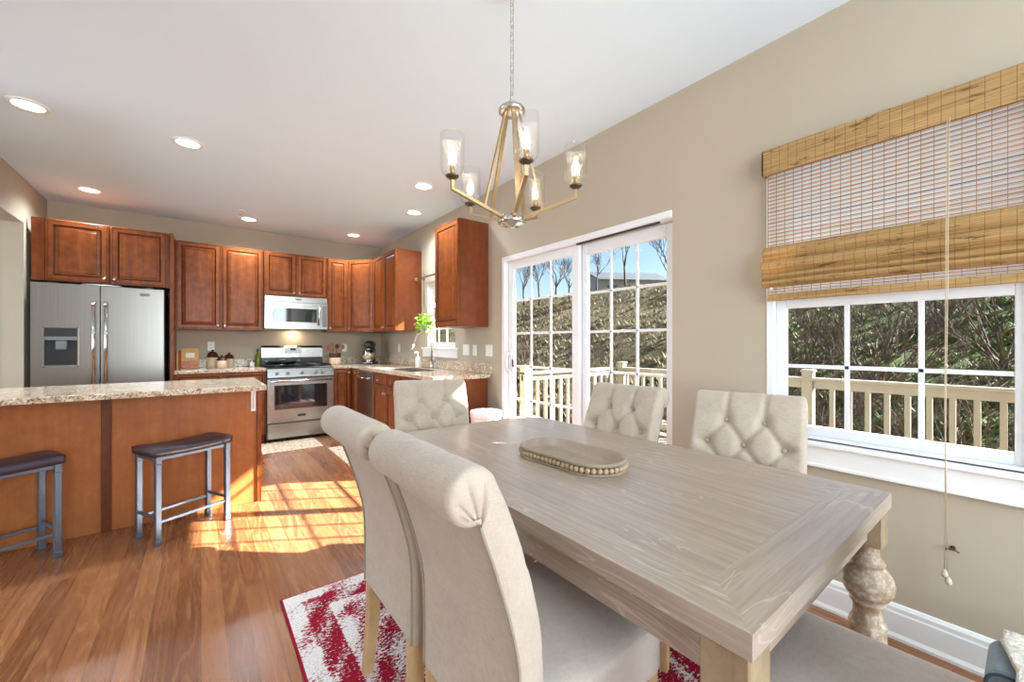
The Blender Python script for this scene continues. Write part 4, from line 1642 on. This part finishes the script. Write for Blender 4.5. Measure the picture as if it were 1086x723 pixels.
    b.face([(0, -hw, 0.34), (0.062, -hw, 0.34), (0.062, hw, 0.34), (0, hw, 0.34)])
    br = b.done('backrest', M['linen'], t)
    # piping down both back edges
    for sgn in (-1, 1):
        B().tube([(p.x - 0.002, sgn * (hw - 0.001), p.y) for p in back], 0.0032, 8).done('piping', M['piping'], br)
    for (by_, bz_) in BUT:
        # x on the front curve
        for i in range(nf):
            if fr[i].y <= bz_ <= fr[i + 1].y:
                u = (bz_ - fr[i].y) / (fr[i + 1].y - fr[i].y)
                q = fr[i].lerp(fr[i + 1], u)
                nn = nrm[i]
                break
        c_ = q - nn * 0.028
        bb = B()
        bb.sphere((0, 0, 0), 0.0095, u=12, v=8, sc=(0.6, 1, 1))
        o = bb.done('button', M['linen'], br)
        o.location = (c_.x, by_, c_.y)
    # seat
    def rbox(lo, hi, r, puff, name, mat):
        tb = bmesh.new()
        bmesh.ops.create_cube(tb, size=1.0)
        bmesh.ops.subdivide_edges(tb, edges=list(tb.edges), cuts=14, use_grid_fill=True)
        cx = [(a + c) / 2 for a, c in zip(lo, hi)]
        hh = [(c - a) / 2 for a, c in zip(lo, hi)]
        for v in tb.verts:
            q = [v.co.x * 2, v.co.y * 2, v.co.z * 2]
            p = Vector([q[k] * hh[k] for k in range(3)])
            cl = Vector([max(-hh[k] + r, min(hh[k] - r, p[k])) for k in range(3)])
            dlt = p - cl
            if dlt.length > 1e-7:
                p = cl + dlt.normalized() * min(r, dlt.length if min(abs(dlt[k]) for k in range(3)) > 1e9 else r) if sum(1 for k in range(3) if abs(dlt[k]) > 1e-7) > 1 else p
            if q[2] > 0.99:
                p.z += puff * (1 - q[0] ** 2) * (1 - q[1] ** 2)
            v.co = p + Vector(cx)
        for f in tb.faces:
            f.smooth = True
        bb_ = B()
        bb_.merge(tb)
        return bb_.done(name, mat, t)
    rbox((0.045, -hw - 0.004, 0.355), (0.475, hw + 0.004, 0.492), 0.022, 0.016, 'seat', M['seatlinen'])
    ls = 0.0195
    for sy in (-1, 1):
        b = B()
        y = sy * (hw - 0.026)
        # rear leg raked back towards the floor
        pts = [(0.022, 0.36, 0.021), (0.020, 0.22, 0.020), (0.010, 0.10, 0.018), (-0.002, 0.0, 0.016)]
        prev = None
        for (x, z, s_) in pts:
            ring = [b.bm.verts.new((x + dx_ * s_, y + dy_ * s_, z)) for dx_, dy_ in ((-1, -1), (1, -1), (1, 1), (-1, 1))]
            if prev:
                for k in range(4):
                    b.bm.faces.new((prev[k], prev[(k + 1) % 4], ring[(k + 1) % 4], ring[k]))
            else:
                b.bm.faces.new(ring)
            prev = ring
        b.bm.faces.new(prev)
        b.done('leg', M['oak'], t)
        b = B()
        prev = None
        for (x, z, s_) in ((0.44, 0.36, 0.021), (0.44, 0.0, 0.015)):
            ring = [b.bm.verts.new((x + dx_ * s_, y + dy_ * s_, z)) for dx_, dy_ in ((-1, -1), (1, -1), (1, 1), (-1, 1))]
            if prev:
                for k in range(4):
                    b.bm.faces.new((prev[k], prev[(k + 1) % 4], ring[(k + 1) % 4], ring[k]))
            else:
                b.bm.faces.new(ring)
            prev = ring
        b.bm.faces.new(prev)
        b.done('leg', M['oak'], t)
    return t


ch = make_chair()
CY = CW / 2
ch.location = (0.486, 0.600 + CY, 0)
ch['label'] = 'linen scroll-back chair nearest the camera, seen from behind'
dup(ch, (0.486, 1.105 + CY, 0), 0, 'linen scroll-back chair seen from behind, standing beyond the nearest one on the rug')
dup(ch, (1.715, 1.335, 0), PI, 'tufted linen chair across the table in front of the patio door')
dup(ch, (1.832, 0.762, 0), math.radians(193), 'tufted linen chair across the table beside the bamboo shaded window')
dup(ch, (1.085, 2.165, 0), math.radians(-104.6), 'tufted linen chair at the far head of the table near the kitchen')
dup(ch, (1.125, -0.06, 0), math.radians(93), 'linen chair at the near head of the table showing only its seat')

# ------------------------------------------------------------------ rugs
def rug_mat():
    t = NT('distressed_red_rug')
    v = t.coord()
    sp = t.add('ShaderNodeSeparateXYZ')
    t.l.new(v, sp.inputs[0])
    X, Y = sp.outputs[0], sp.outputs[1]
    blotch = t.noise(t.mapping(v, (60, 110, 1)), 1.0, 4, 0.75)
    med = t.noise(t.mapping(v, (7, 7, 1)), 1.0, 3, 0.6)
    # border bands: distance to the edge
    ex = t.math('SUBTRACT', 0.82, t.math('ABSOLUTE', X))
    ey = t.math('SUBTRACT', 1.22, t.math('ABSOLUTE', Y))
    e = t.math('MINIMUM', ex, ey)
    band = t.ramp(e, [(0.0, (255, 255, 255)), (0.012, (30, 30, 30)), (0.07, (40, 40, 40)), (0.085, (190, 190, 190)), (0.17, (210, 210, 210)), (0.18, (50, 50, 50)), (0.22, (60, 60, 60)), (0.24, (180, 180, 180))], 'LINEAR')
    # medallion lattice in the field
    w1_ = t.add('ShaderNodeTexWave', wave_type='RINGS', rings_direction='Z')
    t.l.new(t.mapping(v, (1.0, 0.7, 1)), w1_.inputs['Vector'])
    w1_.inputs['Scale'].default_value = 3.0
    w1_.inputs['Distortion'].default_value = 3.0
    w1_.inputs['Detail'].default_value = 3.0
    lev = t.math('ADD', t.math('MULTIPLY', band, 0.30), t.math('MULTIPLY', w1_.outputs['Fac'], 0.10))
    lev = t.math('ADD', lev, t.math('MULTIPLY', t.math('SUBTRACT', med, 0.5), 0.5))
    s_ = t.math('ADD', lev, blotch)
    k = t.ramp(s_, [(0.625, (0, 0, 0)), (0.665, (255, 255, 255))])
    edge = t.math('LESS_THAN', e, 0.010)
    k = t.math('MAXIMUM', k, edge)
    red = t.ramp(med, [(0.3, (120, 12, 34)), (0.7, (158, 26, 52))])
    whi = t.ramp(t.noise(v, 220, 3, 0.7), [(0.35, (168, 158, 156)), (0.5, (232, 226, 224)), (0.7, (244, 240, 238))])
    c = t.mix(k, whi, red)
    t.bump(t.noise(v, 500, 2), 0.5, 0.002)
    return t.set(c, 0.95, spec=0.1)


M['rug'] = rug_mat()
o = B().box((-0.82, -1.22, 0), (0.82, 1.22, 0.009), 0.002).done('area_rug', M['rug'], loc=(1.115, 0.957, 0.0003))
tag(o, 'distressed red and white patterned rug under the dining table', 'rug')


def mat_mat():
    t = NT('speckled_beige_mat')
    v = t.coord()
    a = t.noise(t.mapping(v, (30, 30, 1)), 1.0, 4, 0.75, 0.6)
    c = t.ramp(a, [(0.38, (112, 76, 56)), (0.44, (176, 146, 118)), (0.52, (222, 206, 182)), (0.62, (230, 216, 194)), (0.68, (160, 110, 84))])
    t.bump(a, 0.2, 0.001)
    return t.set(c, 0.9, spec=0.1)


M['mat'] = mat_mat()
tag(B().box((0.54, 5.17, 0.0005), (1.155, 5.70, 0.008), 0.002).done('kitchen_mat', M['mat']), 'speckled beige kitchen mat lying before the range', 'mat')
tag(B().box((1.17, 3.55, 0.0005), (1.72, 5.03, 0.008), 0.002).done('kitchen_mat', M['mat']), 'speckled beige runner lying along the sink cabinets', 'mat')
SC_E = 1
# ------------------------------------------------------------------ bamboo shade
SX = 2.222
t = thing('bamboo_shade', 'woven bamboo roman shade half lowered over the dining window', 'blind', (SX, 0.40, 2.175))
yA, yB = -0.44, 0.44
b = B()
b.box((0.0, yA, -0.125), (0.006, yB, 0.0), 0.001)
b.box((0.006, yA, -0.012), (0.061, yB, 0.0))
b.box((0.0, yA, -0.125), (0.05, yA + 0.006, 0.0))
b.box((0.0, yB - 0.006, -0.125), (0.05, yB, 0.0))
b.done('valance', M['bamboo'], t)
M['reed'] = cherry('brown_reed', (128, 82, 50), (156, 106, 68), (188, 140, 96), 0.6, along='Y')


def reeds(name, ztop, zbot, x, par, pitch=0.0185, y0=yA + .02, y1=yB - .02):
    b = B()
    z = ztop
    r_ = random.Random(5)
    while z > zbot:
        for dz, h_ in ((0, 0.0036), (0.0060, 0.0013)):
            zz = z - dz + r_.uniform(-0.0006, 0.0006)
            mi = 1 if r_.random() < 0.12 else 0
            b.box((x, y0, zz - h_), (x + 0.0016, y1, zz), mi=mi)
        z -= pitch
    y = y0 + 0.01
    while y < y1:
        b.box((x - 0.001, y - 0.0009, zbot), (x + 0.0026, y + 0.0009, ztop), mi=2)
        y += 0.036
    return b.done(name, [M['reed'], M['darkreed'], M['thread']], par)


M['darkreed'] = plain('dark_reed', (84, 56, 48), 0.6)
M['thread'] = plain('jute_thread', (150, 112, 76), 0.8)
reeds('woven_panel', -0.10, -0.49, 0.022, t)
b = B()
b.box((0.030, yA + 0.03, -0.745), (0.0305, yB - 0.03, -0.02))
b.done('liner', M['liner'], t)
def fold(z0, z1, x0, bulge, name='fold'):
    b = B()
    pts = []
    n = 10
    for i in range(n + 1):
        u = i / n
        pts.append((x0 - bulge * math.sin(PI * u ** 0.8), z0 + (z1 - z0) * u))
    out = pts + [(p[0] + 0.004, p[1]) for p in reversed(pts)]
    b.prism(out, yA + 0.005, yB - 0.005, 'Y')
    return b.done(name, M['bamboo'], t)
fold(-0.480, -0.560, 0.020, 0.026)
fold(-0.548, -0.625, 0.010, 0.040)
fold(-0.610, -0.655, 0.012, 0.030)
fold(-0.640, -0.682, 0.014, 0.034)
reeds('lower_woven_strip', -0.675, -0.715, 0.02, t, pitch=0.013)
b = B()
b.box((0.014, yA + 0.02, -0.748), (0.022, yB - 0.02, -0.712), 0.002)
b.done('bottom_rail', M['bamboo'], t)
b = B()
cy_ = 0.205 - 0.40
M['tassel'] = plain('ivory_tassel', (196, 184, 164), 0.5)
M['cord'] = plain('beige_cord', (196, 178, 150), 0.8)
b.tube([(-0.003, cy_, -0.11), (-0.038, cy_, -0.56), (-0.038, cy_, -0.7), (-0.028, cy_ + 0.004, -1.2), (-0.01, cy_ - 0.002, -1.83)], 0.0014, 6)
b.tube([(-0.003, cy_ - 0.006, -0.11), (-0.038, cy_ - 0.005, -0.56), (-0.038, cy_ - 0.005, -0.7), (-0.028, cy_ + 0.001, -1.2), (-0.01, cy_ + 0.006, -1.81)], 0.0014, 6)
cd = b.done('pull_cord', M['cord'], t)
b = B()
for (dy_, dz_) in ((-0.004, -1.845), (0.006, -1.82)):
    b.lathe([(0.003, 0.016), (0.008, 0.008), (0.0105, -0.004), (0.008, -0.012), (0.002, -0.015)], 12, org=(-0.01, cy_ + dy_, dz_))
b.done('tassel', M['tassel'], cd)
B().sphere((-0.031, cy_, -1.04), 0.006).done('cord_knot', M['cord'], cd)
t = thing('cord_cleat', 'small metal cord cleat screwed to the wall below the window', 'cleat', (R, 0.196, 0.435))
b = B()
b.tube([(-0.001, 0, 0), (-0.025, 0, 0)], 0.004, 8)
b.tube([(-0.022, -0.018, -0.006), (-0.026, -0.008, 0), (-0.026, 0.008, 0), (-0.022, 0.018, -0.006)], 0.0035, 8)
b.done('hook', M['bronze'], t)
B().lathe([(0.008, -0.003), (0.008, -0.0005)], 12, axis='X').done('screw_plate', M['bronze'], t)

# ------------------------------------------------------------------ chandelier
CHX, CHY = 1.0371, 1.3469
ZC = 1.7325
t = thing('chandelier', 'brushed gold five-light chandelier with seeded glass shades', 'chandelier', (CHX, CHY, C))
b = B()
b.lathe([(0.065, -0.0005), (0.065, -0.01), (0.055, -0.022), (0.02, -0.03), (0.008, -0.035)], 28)
b.done('canopy', M['nickel'], t)
z = -0.035
k = 0
zcap = 2.235 - C
nl = 15
step = (z - zcap) / nl
for i in range(nl):
    b = B()
    L2 = step * 0.5 + 0.006
    w_ = 0.0075
    pts = []
    for q in range(16):
        a = 2 * PI * q / 16
        cx_, cz_ = w_ * math.cos(a), (L2 - w_) * (1 if math.sin(a) > 0 else -1) + w_ * math.sin(a)
        pts.append((cx_, 0, cz_) if i % 2 == 0 else (0, cx_, cz_))
    b.tube([(p[0], p[1], p[2] + z - step * (i + 0.5)) for p in pts], 0.0016, 6, closed=True)
    b.done('chain_link', M['nickel'], t)
b = B()
zc = zcap
b.tube([(0.012 * math.cos(a_ * PI / 8), 0, zc - 0.004 + 0.012 * math.sin(a_ * PI / 8)) for a_ in range(16)], 0.002, 6, closed=True)
b.lathe([(0.004, zc - 0.012), (0.012, zc - 0.02), (0.05, zc - 0.028), (0.056, zc - 0.036), (0.056, zc - 0.046), (0.048, zc - 0.052), (0.01, zc - 0.054)], 28)
b.done('top_cap', M['nickel'], t)
zh = ZC - C
b = B()
b.lathe([(0.012, zh + 0.03), (0.025, zh + 0.024), (0.05, zh + 0.018), (0.052, zh + 0.004), (0.058, zh + 0.0), (0.058, zh - 0.01), (0.045, zh - 0.018), (0.015, zh - 0.022), (0.012, zh - 0.028), (0.004, zh - 0.03)], 28)
b.done('hub', M['chrome'], t)
AR = 0.265
zel = 1.819 - C
view = 0.6562
for k in range(5):
    ang = math.radians(-7 + 72 * k) - view
    ca, sa = math.cos(ang), math.sin(ang)
    perp = Vector((-sa, ca, 0))
    def rectbar(b, pts, w, h, mi=0):
        """flat bar swept along pts lying in the radial plane"""
        prev = None
        n = len(pts)
        for i, (r_, z_) in enumerate(pts):
            if i == 0:
                d = Vector((pts[1][0] - r_, pts[1][1] - z_))
            elif i == n - 1:
                d = Vector((r_ - pts[i - 1][0], z_ - pts[i - 1][1]))
            else:
                d1 = Vector((r_ - pts[i - 1][0], z_ - pts[i - 1][1])).normalized()
                d2 = Vector((pts[i + 1][0] - r_, pts[i + 1][1] - z_)).normalized()
                d = d1 + d2
            d.normalize()
            nn = Vector((-d.y, d.x)) * h
            ring = []
            for su, sv in ((-1, -1), (1, -1), (1, 1), (-1, 1)):
                rr, zz = r_ + nn.x * sv, z_ + nn.y * sv
                ring.append(b.bm.verts.new(Vector((ca * rr, sa * rr, zz)) + perp * su * w))
            if prev:
                for q in range(4):
                    f = b.bm.faces.new((prev[q], prev[(q + 1) % 4], ring[(q + 1) % 4], ring[q]))
                    f.material_index = mi
            else:
                b.bm.faces.new(ring)
            prev = ring
        b.bm.faces.new(prev)
    b = B()
    rectbar(b, [(0.03, zh + 0.012), (0.06, zh + 0.016), (AR, zel), (AR, zel + 0.045)], 0.0075, 0.0065)
    arm = b.done('arm', M['champ'], t)
    b = B()
    rectbar(b, [(0.030, zc - 0.045), (0.128, zh + 0.042)], 0.0085, 0.004)
    b.done('strut', M['champ'], t)
    cx_, cy2 = ca * AR, sa * AR
    z0_ = zel + 0.045
    b = B()
    b.lathe([(0.008, z0_ - 0.012), (0.016, z0_ - 0.006), (0.025, z0_), (0.027, z0_ + 0.005), (0.02, z0_ + 0.008)], 20, org=(cx_, cy2, 0))
    b.done('bobeche', M['bronze'], arm)
    B().lathe([(0.010, z0_ + 0.008), (0.010, z0_ + 0.045)], 14, org=(cx_, cy2, 0)).done('candle_socket', M['champ'], arm)
    b = B()
    b.lathe([(0.008, z0_ + 0.045), (0.014, z0_ + 0.058), (0.016, z0_ + 0.07), (0.013, z0_ + 0.088), (0.006, z0_ + 0.108), (0.001, z0_ + 0.122)], 16, org=(cx_, cy2, 0))
    b.done('bulb', M['bulb'], arm)
    b = B()
    b.lathe([(0.024, z0_ + 0.0085), (0.036, z0_ + 0.012), (0.044, z0_ + 0.022), (0.046, z0_ + 0.034), (0.046, z0_ + 0.165), (0.0445, z0_ + 0.1655), (0.0437, z0_ + 0.165)], 32, org=(cx_, cy2, 0), caps=False)
    b.done('glass_shade', M['shade'], arm)
    l = bpy.data.lights.new('candle_light', 'POINT')
    l.energy = 0.5
    l.color = (1.0, 0.86, 0.68)
    l.shadow_soft_size = 0.02
    lo = bpy.data.objects.new('candle_light', l)
    lo.location = (cx_, cy2, z0_ + 0.13)
    lo.parent = t
    COL.objects.link(lo)

# ------------------------------------------------------------------ storage bin with throw
t = thing('storage_ottoman', 'slate blue upholstered bin at the bottom right corner', 'ottoman', (2.02, -0.09, 0.0))
M['slate'] = linen('slate_blue_fabric', (134, 152, 162), (112, 130, 140))
M['slated'] = plain('dark_blue_piping', (58, 72, 84), 0.8)
b = B()
b.box((-0.20, -0.20, 0), (0.03, 0.185, 0.27), 0.035, seg=4)
b.done('bin_body', M['slate'], t)
b = B()
b.tube([(-0.2015, -0.17, 0.266)] + [(-0.2015, 0.146 + 0.035 * math.sin(PI / 2 * q / 6), 0.231 + 0.035 * math.cos(PI / 2 * q / 6)) for q in range(7)] + [(-0.2015, 0.181, 0.01)], 0.0045, 6)
b.done('piping', M['slated'], t)


def sherpa():
    t = NT('cream_sherpa')
    v = t.coord()
    n = t.noise(v, 90, 4, 0.7)
    c = t.ramp(n, [(0.3, (186, 176, 164)), (0.6, (232, 226, 216))])
    t.bump(n, 0.9, 0.008)
    return t.set(c, 0.95)


b = B()
nx_, ny_ = 56, 40
G_ = []
for i in range(nx_ + 1):
    s_ = 0.16 + i / nx_ * 0.46
    row = []
    for j in range(ny_ + 1):
        v = j / ny_
        if s_ < 0.38:
            x, z, ox_, oz_ = 0.19 - s_, 0.273, 0, 1
            ym = 0.155 - 0.03 * max(0, s_ - 0.25) / 0.13
        elif s_ < 0.41:
            a = (s_ - 0.38) / 0.03 * PI / 2
            x, z = -0.19 - 0.016 * math.sin(a), 0.257 + 0.016 * math.cos(a)
            ox_, oz_ = -math.sin(a), math.cos(a)
            ym = 0.125
        else:
            x, z, ox_, oz_ = -0.206, 0.257 - (s_ - 0.41), -1, 0
            ym = 0.125 - (s_ - 0.41) * 0.85
        yy = -0.19 + (ym + 0.19) * v
        n1 = noise.noise(Vector((s_ * 55, yy * 55, 3))) * 0.005 + 0.012 * noise.noise(Vector((s_ * 12, yy * 12, 1))) + 0.010
        row.append(b.bm.verts.new((x + ox_ * n1, yy, z + oz_ * n1)))
    G_.append(row)
for i in range(nx_):
    for j in range(ny_):
        f = b.bm.faces.new((G_[i][j], G_[i + 1][j], G_[i + 1][j + 1], G_[i][j + 1]))
        f.smooth = True
o = b.done('sherpa_throw', sherpa(), loc=(2.02, -0.09, 0))
md = o.modifiers.new('thick', 'SOLIDIFY')
md.thickness = 0.012
md.offset = 1.0
tag(o, 'cream sherpa throw draped over the slate blue bin', 'blanket')

# ------------------------------------------------------------------ outdoors
M['deckpaint'] = plain('cream_rail_paint', (146, 138, 124), 0.6, var=0.04)
M['deckboard'] = cherry('weathered_deck', (96, 88, 80), (112, 104, 94), (126, 118, 108), 0.7, along='Y')
DZ = -0.08
b = B()
y = -3.2
while y < 4.2:
    b.box((R + WT + 0.01, y, DZ - 0.03), (5.36, y + 0.135, DZ), 0.003)
    y += 0.142
deck = b.done('deck', M['deckboard'])
struct(deck)


def railing(name, label, p0, p1, posts):
    """p0,p1 in xy on the deck; posts = list of fractions"""
    t = thing(name, label, 'railing', (p0[0], p0[1], DZ), math.atan2(p1[1] - p0[1], p1[0] - p0[0]), 'cream deck railings')
    L_ = math.hypot(p1[0] - p0[0], p1[1] - p0[1])
    H_ = 0.93
    B().box((0, -0.055, H_ - 0.035), (L_, 0.055, H_), 0.006).done('cap_rail', M['deckpaint'], t)
    B().box((0, -0.02, H_ - 0.115), (L_, 0.02, H_ - 0.035), 0.003).done('top_rail', M['deckpaint'], t)
    B().box((0, -0.02, 0.07), (L_, 0.02, 0.15), 0.003).done('bottom_rail', M['deckpaint'], t)
    for f_ in posts:
        x = f_
        b = B()
        b.box((x - 0.05, -0.05, 0), (x + 0.05, 0.05, H_ + 0.06), 0.004)
        b.box((x - 0.062, -0.062, H_ + 0.055), (x + 0.062, 0.062, H_ + 0.085), 0.008)
        b.done('post', M['deckpaint'], t)
    x = 0.12
    proto = None
    while x < L_ - 0.05:
        if min(abs(x - f_) for f_ in posts) > 0.085:
            if proto is None:
                proto = B().box((-0.02, -0.018, 0.10), (0.02, 0.018, H_ - 0.05), 0.002).done('baluster', M['deckpaint'], t)
                proto.location = (x, 0.0, 0)
            else:
                q = proto.copy()
                COL.objects.link(q)
                q.parent = t
                q.location = (x, 0.0, 0)
        x += 0.143
    return t


railing('deck_railing', 'cream deck railing running parallel to the house wall', (5.25, -3.1), (5.25, 3.98), [0.05, 2.45, 4.62, 7.08])
railing('deck_railing', 'cream deck railing running out from the house seen through the patio door', (3.30, 4.07), (5.19, 4.07), [0.05])

M['sunblock'] = plain('sun_block_white', (226, 226, 222), 0.7)
o = B().box((R + WT, -0.4, 2.86), (R + 1.63, 9.0, 2.96)).done('sun_block_roof', M['sunblock'])  # unseen slab added to keep sun off the upper door glass
struct(o)
o = B().box((R + WT, -3.4, 2.86), (R + 2.75, -0.4, 2.96)).done('sun_block_roof', M['sunblock'])  # deeper unseen slab, added to shade the dining window
struct(o)
# house siding above the wall so the shell reads as a building
M['siding'] = plain('house_siding', (198, 192, 180), 0.8)


def hill_z(x, y):
    u = (x - 5.6) / 15.5
    if u <= 0:
        z = -1.35
    elif u < 1:
        z = -1.35 + 6.1 * (u ** 0.9)
    else:
        z = 4.75 - (x - 21.1) * 0.03
    z += 0.25 * noise.noise(Vector((x * 0.25, y * 0.25, 0))) + 0.10 * noise.noise(Vector((x * 0.9, y * 0.9, 3)))
    if x > 6:
        z += 0.07 * noise.noise(Vector((x * 3, y * 3, 5)))
    return z


def hill_mat():
    t = NT('hillside_grass')
    v = t.coord()
    sp = t.add('ShaderNodeSeparateXYZ')
    t.l.new(v, sp.inputs[0])
    a = t.noise(v, 1.7, 5, 0.7)
    f = t.noise(t.mapping(v, (1.0, 1.0, 3)), 7.0, 6, 0.8)
    ff = t.noise(v, 34, 4, 0.8)
    tan = t.ramp(t.math('ADD', t.math('MULTIPLY', f, 0.5), t.math('MULTIPLY', ff, 0.5)), [(0.36, (22, 18, 12)), (0.46, (60, 52, 38)), (0.56, (108, 98, 76)), (0.68, (144, 136, 110))])
    grn = t.ramp(t.math('ADD', t.math('MULTIPLY', f, 0.4), t.math('MULTIPLY', ff, 0.6)), [(0.36, (20, 26, 10)), (0.48, (52, 74, 26)), (0.6, (86, 118, 42)), (0.72, (130, 146, 74))])
    yb = t.math('MULTIPLY', sp.outputs[1], 0.026)
    g = t.math('SUBTRACT', t.math('ADD', a, 0.13), yb)
    k = t.ramp(g, [(0.46, (0, 0, 0)), (0.58, (255, 255, 255))])
    c = t.mix(t.math('MULTIPLY', k, 0.85), tan, grn)
    t.bump(t.math('ADD', f, ff), 1.0, 0.12)
    return t.set(c, 0.95, spec=0.1)


b = B()
xs = [5.4 + 0.28 * i for i in range(62)] + [23 + 1.5 * i for i in range(30)]
ys_ = [-14 + 0.4 * i for i in range(150)]
G_ = [[b.bm.verts.new((x, y, hill_z(x, y))) for y in ys_] for x in xs]
for i in range(len(xs) - 1):
    for j in range(len(ys_) - 1):
        f = b.bm.faces.new((G_[i][j], G_[i + 1][j], G_[i + 1][j + 1], G_[i][j + 1]))
        f.smooth = True
hill = b.done('hillside', hill_mat())
struct(hill)
struct(B().box((R + WT + 0.001, -14, -1.5), (5.45, 45, -1.3)).done('ground', M['deckboard']))

# tufts of grass
M['drygrass'] = plain('dry_grass', (116, 106, 82), 0.9, var=0.5, nscale=2.0)
M['greengrass'] = plain('green_grass', (84, 112, 42), 0.9, var=0.5, nscale=2.0)
for nm, mt, n_, lb, seed in (('dry_grass', 'drygrass', 5200, 'dry tan grass clumps covering the hillside', 3), ('green_grass', 'greengrass', 2600, 'green grass clumps on the hillside beyond the railing', 4)):
    b = B()
    r_ = random.Random(seed)
    for i in range(n_):
        x = 5.8 + 15.5 * r_.random() ** 1.2
        y = r_.uniform(-4, 0.9 * x + 6) if nm == 'dry_grass' else r_.uniform(-4, 0.35 * x + 2)
        z = hill_z(x, y) - 0.03
        s_ = r_.uniform(0.08, 0.24)
        for q in range(7):
            a = r_.uniform(0, 2 * PI)
            w_ = 0.018 * (0.6 + s_ * 3)
            dx_, dy_ = math.cos(a), math.sin(a)
            tip = (x + dx_ * s_ * 0.9, y + dy_ * s_ * 0.9, z + s_ * r_.uniform(0.5, 1.1))
            b.face([(x - dy_ * w_ + dx_ * .03, y + dx_ * w_ + dy_ * .03, z), (x + dy_ * w_ + dx_ * .03, y - dx_ * w_ + dy_ * .03, z), tip])
    o = b.done(nm, M[mt])
    o['kind'] = 'stuff'
    o['label'] = lb
    o['category'] = 'grass'

M['bark'] = plain('grey_bark', (70, 58, 50), 0.9, var=0.3, nscale=6)
M['twig'] = plain('brown_twig', (84, 68, 60), 0.9, var=0.3, nscale=6)


def grow(b, p, d, L_, r_, lev, R_, spread=0.6):
    n = 4
    pts = [p]
    dd = d.copy()
    for i in range(n):
        dd = (dd + Vector((R_.uniform(-1, 1), R_.uniform(-1, 1), R_.uniform(-0.4, 0.8))) * 0.13).normalized()
        pts.append(pts[-1] + dd * L_ / n)
    b.tube(pts, r_, 5 if lev > 1 else 3, rs=[r_ * (1 - 0.5 * i / n) for i in range(n + 1)])
    if lev <= 0:
        return
    k = R_.randint(3, 4) if lev > 1 else R_.randint(3, 5)
    for i in range(k):
        q = pts[R_.randint(2, n)]
        nd = (dd + Vector((R_.uniform(-1, 1), R_.uniform(-1, 1), R_.uniform(-0.2, 0.8))) * spread).normalized()
        grow(b, q, nd, L_ * R_.uniform(0.55, 0.8), r_ * 0.5, lev - 1, R_, spread)


def tree(px_, dist, h_, seed, label):
    X = (px_ - 543) / 428.5
    s_, c_ = math.sin(view), math.cos(view)
    x, y = (s_ + X * c_) * dist, (c_ - X * s_) * dist
    z = hill_z(x, y) - 0.05
    b = B()
    R_ = random.Random(seed)
    grow(b, Vector((0, 0, 0)), Vector((0, 0, 1)), h_ * 0.30, h_ * 0.016, 5, R_, 0.7)
    tag(b.done('bare_tree', M['bark'], loc=(x, y, z)), label, 'tree', 'bare trees on the hill')


tree(663, 26, 5.6, 11, 'tallest leafless tree, standing in the middle of the right door panel')
tree(572, 28, 5.0, 12, 'second leafless tree from the left behind the left door panel')
tree(590, 30, 5.6, 13, 'third leafless tree from the left behind the left door panel')
tree(604, 27, 4.6, 14, 'leafless tree beside the centre stile in the left door panel')
tree(632, 28, 4.2, 15, 'small leafless tree at the left edge of the right door panel')
tree(709, 25, 6.0, 16, 'leafless tree at the right edge of the right door panel')
tree(556, 31, 5.6, 17, 'leafless tree furthest left behind the left door panel')


def shrub(x, y, h_, seed, label, n_=14):
    b = B()
    R_ = random.Random(seed)
    for i in range(n_):
        a = R_.uniform(0, 2 * PI)
        d = Vector((math.cos(a) * R_.uniform(0.2, 1.0), math.sin(a) * R_.uniform(0.2, 1.0), R_.uniform(0.5, 1.2))).normalized()
        grow(b, Vector((R_.uniform(-.1, .1), R_.uniform(-.1, .1), 0)), d, h_ * R_.uniform(0.5, 0.8), h_ * 0.009, 3, R_, 0.7)
    tag(b.done('bare_shrub', M['twig'], loc=(x, y, hill_z(x, y) - 0.03)), label, 'shrub', 'leafless shrubs on the hillside')


shrub(7.4, 2.05, 1.5, 21, 'leafless shrub behind the left panes of the dining window')
shrub(7.0, 0.65, 1.5, 22, 'leafless shrub behind the right panes of the dining window')
shrub(10.5, 0.3, 1.9, 23, 'tall leafless shrub on the slope at the right edge of the dining window')
shrub(7.2, 1.25, 1.0, 24, 'low leafless shrub in the middle of the dining window')
shrub(9.5, 2.95, 1.5, 25, 'leafless shrub on the slope at the left edge of the dining window')
shrub(8.4, 7.1, 1.3, 26, 'leafless shrub behind the right door panel railing')
shrub(8.5, 10.6, 1.3, 27, 'leafless shrub behind the left door panel railing')

shrub(9.2, 1.75, 1.8, 28, 'leafless shrub further up the slope behind the middle panes of the dining window', 20)
shrub(12.5, 1.3, 2.2, 29, 'leafless shrub highest on the slope seen through the dining window', 20)
# house over the crest
def far(px_, dist):
    X = (px_ - 543) / 428.5
    s_, c_ = math.sin(view), math.cos(view)
    return (s_ + X * c_) * dist, (c_ - X * s_) * dist


M['roofing'] = plain('grey_blue_roof', (34, 42, 56), 0.8)
M['hsiding'] = plain('white_siding', (150, 152, 152), 0.7)
hx_, hy_ = far(672, 36)
t = thing('house', 'white house with a grey roof standing beyond the hill crest', 'house', (hx_, hy_, 4.4), view * -1 + 0.1)
B().prism([(0, 0), (0, 2.6), (3, 3.45), (6, 2.6), (6, 0)], -3.2, 3.2, 'X').done('walls', M['hsiding'], t)
b = B()
b.prism([(-0.6, 2.45), (3.0, 3.7), (6.6, 2.45), (3.0, 3.5)], -3.4, 3.4, 'X')
b.done('roof', M['roofing'], t)
for wx in (-2.4, -0.4, 1.5):
    B().box((wx, -0.03, 1.0), (wx + 0.9, 0.02, 2.0)).done('window', M['ovenglass'], t)
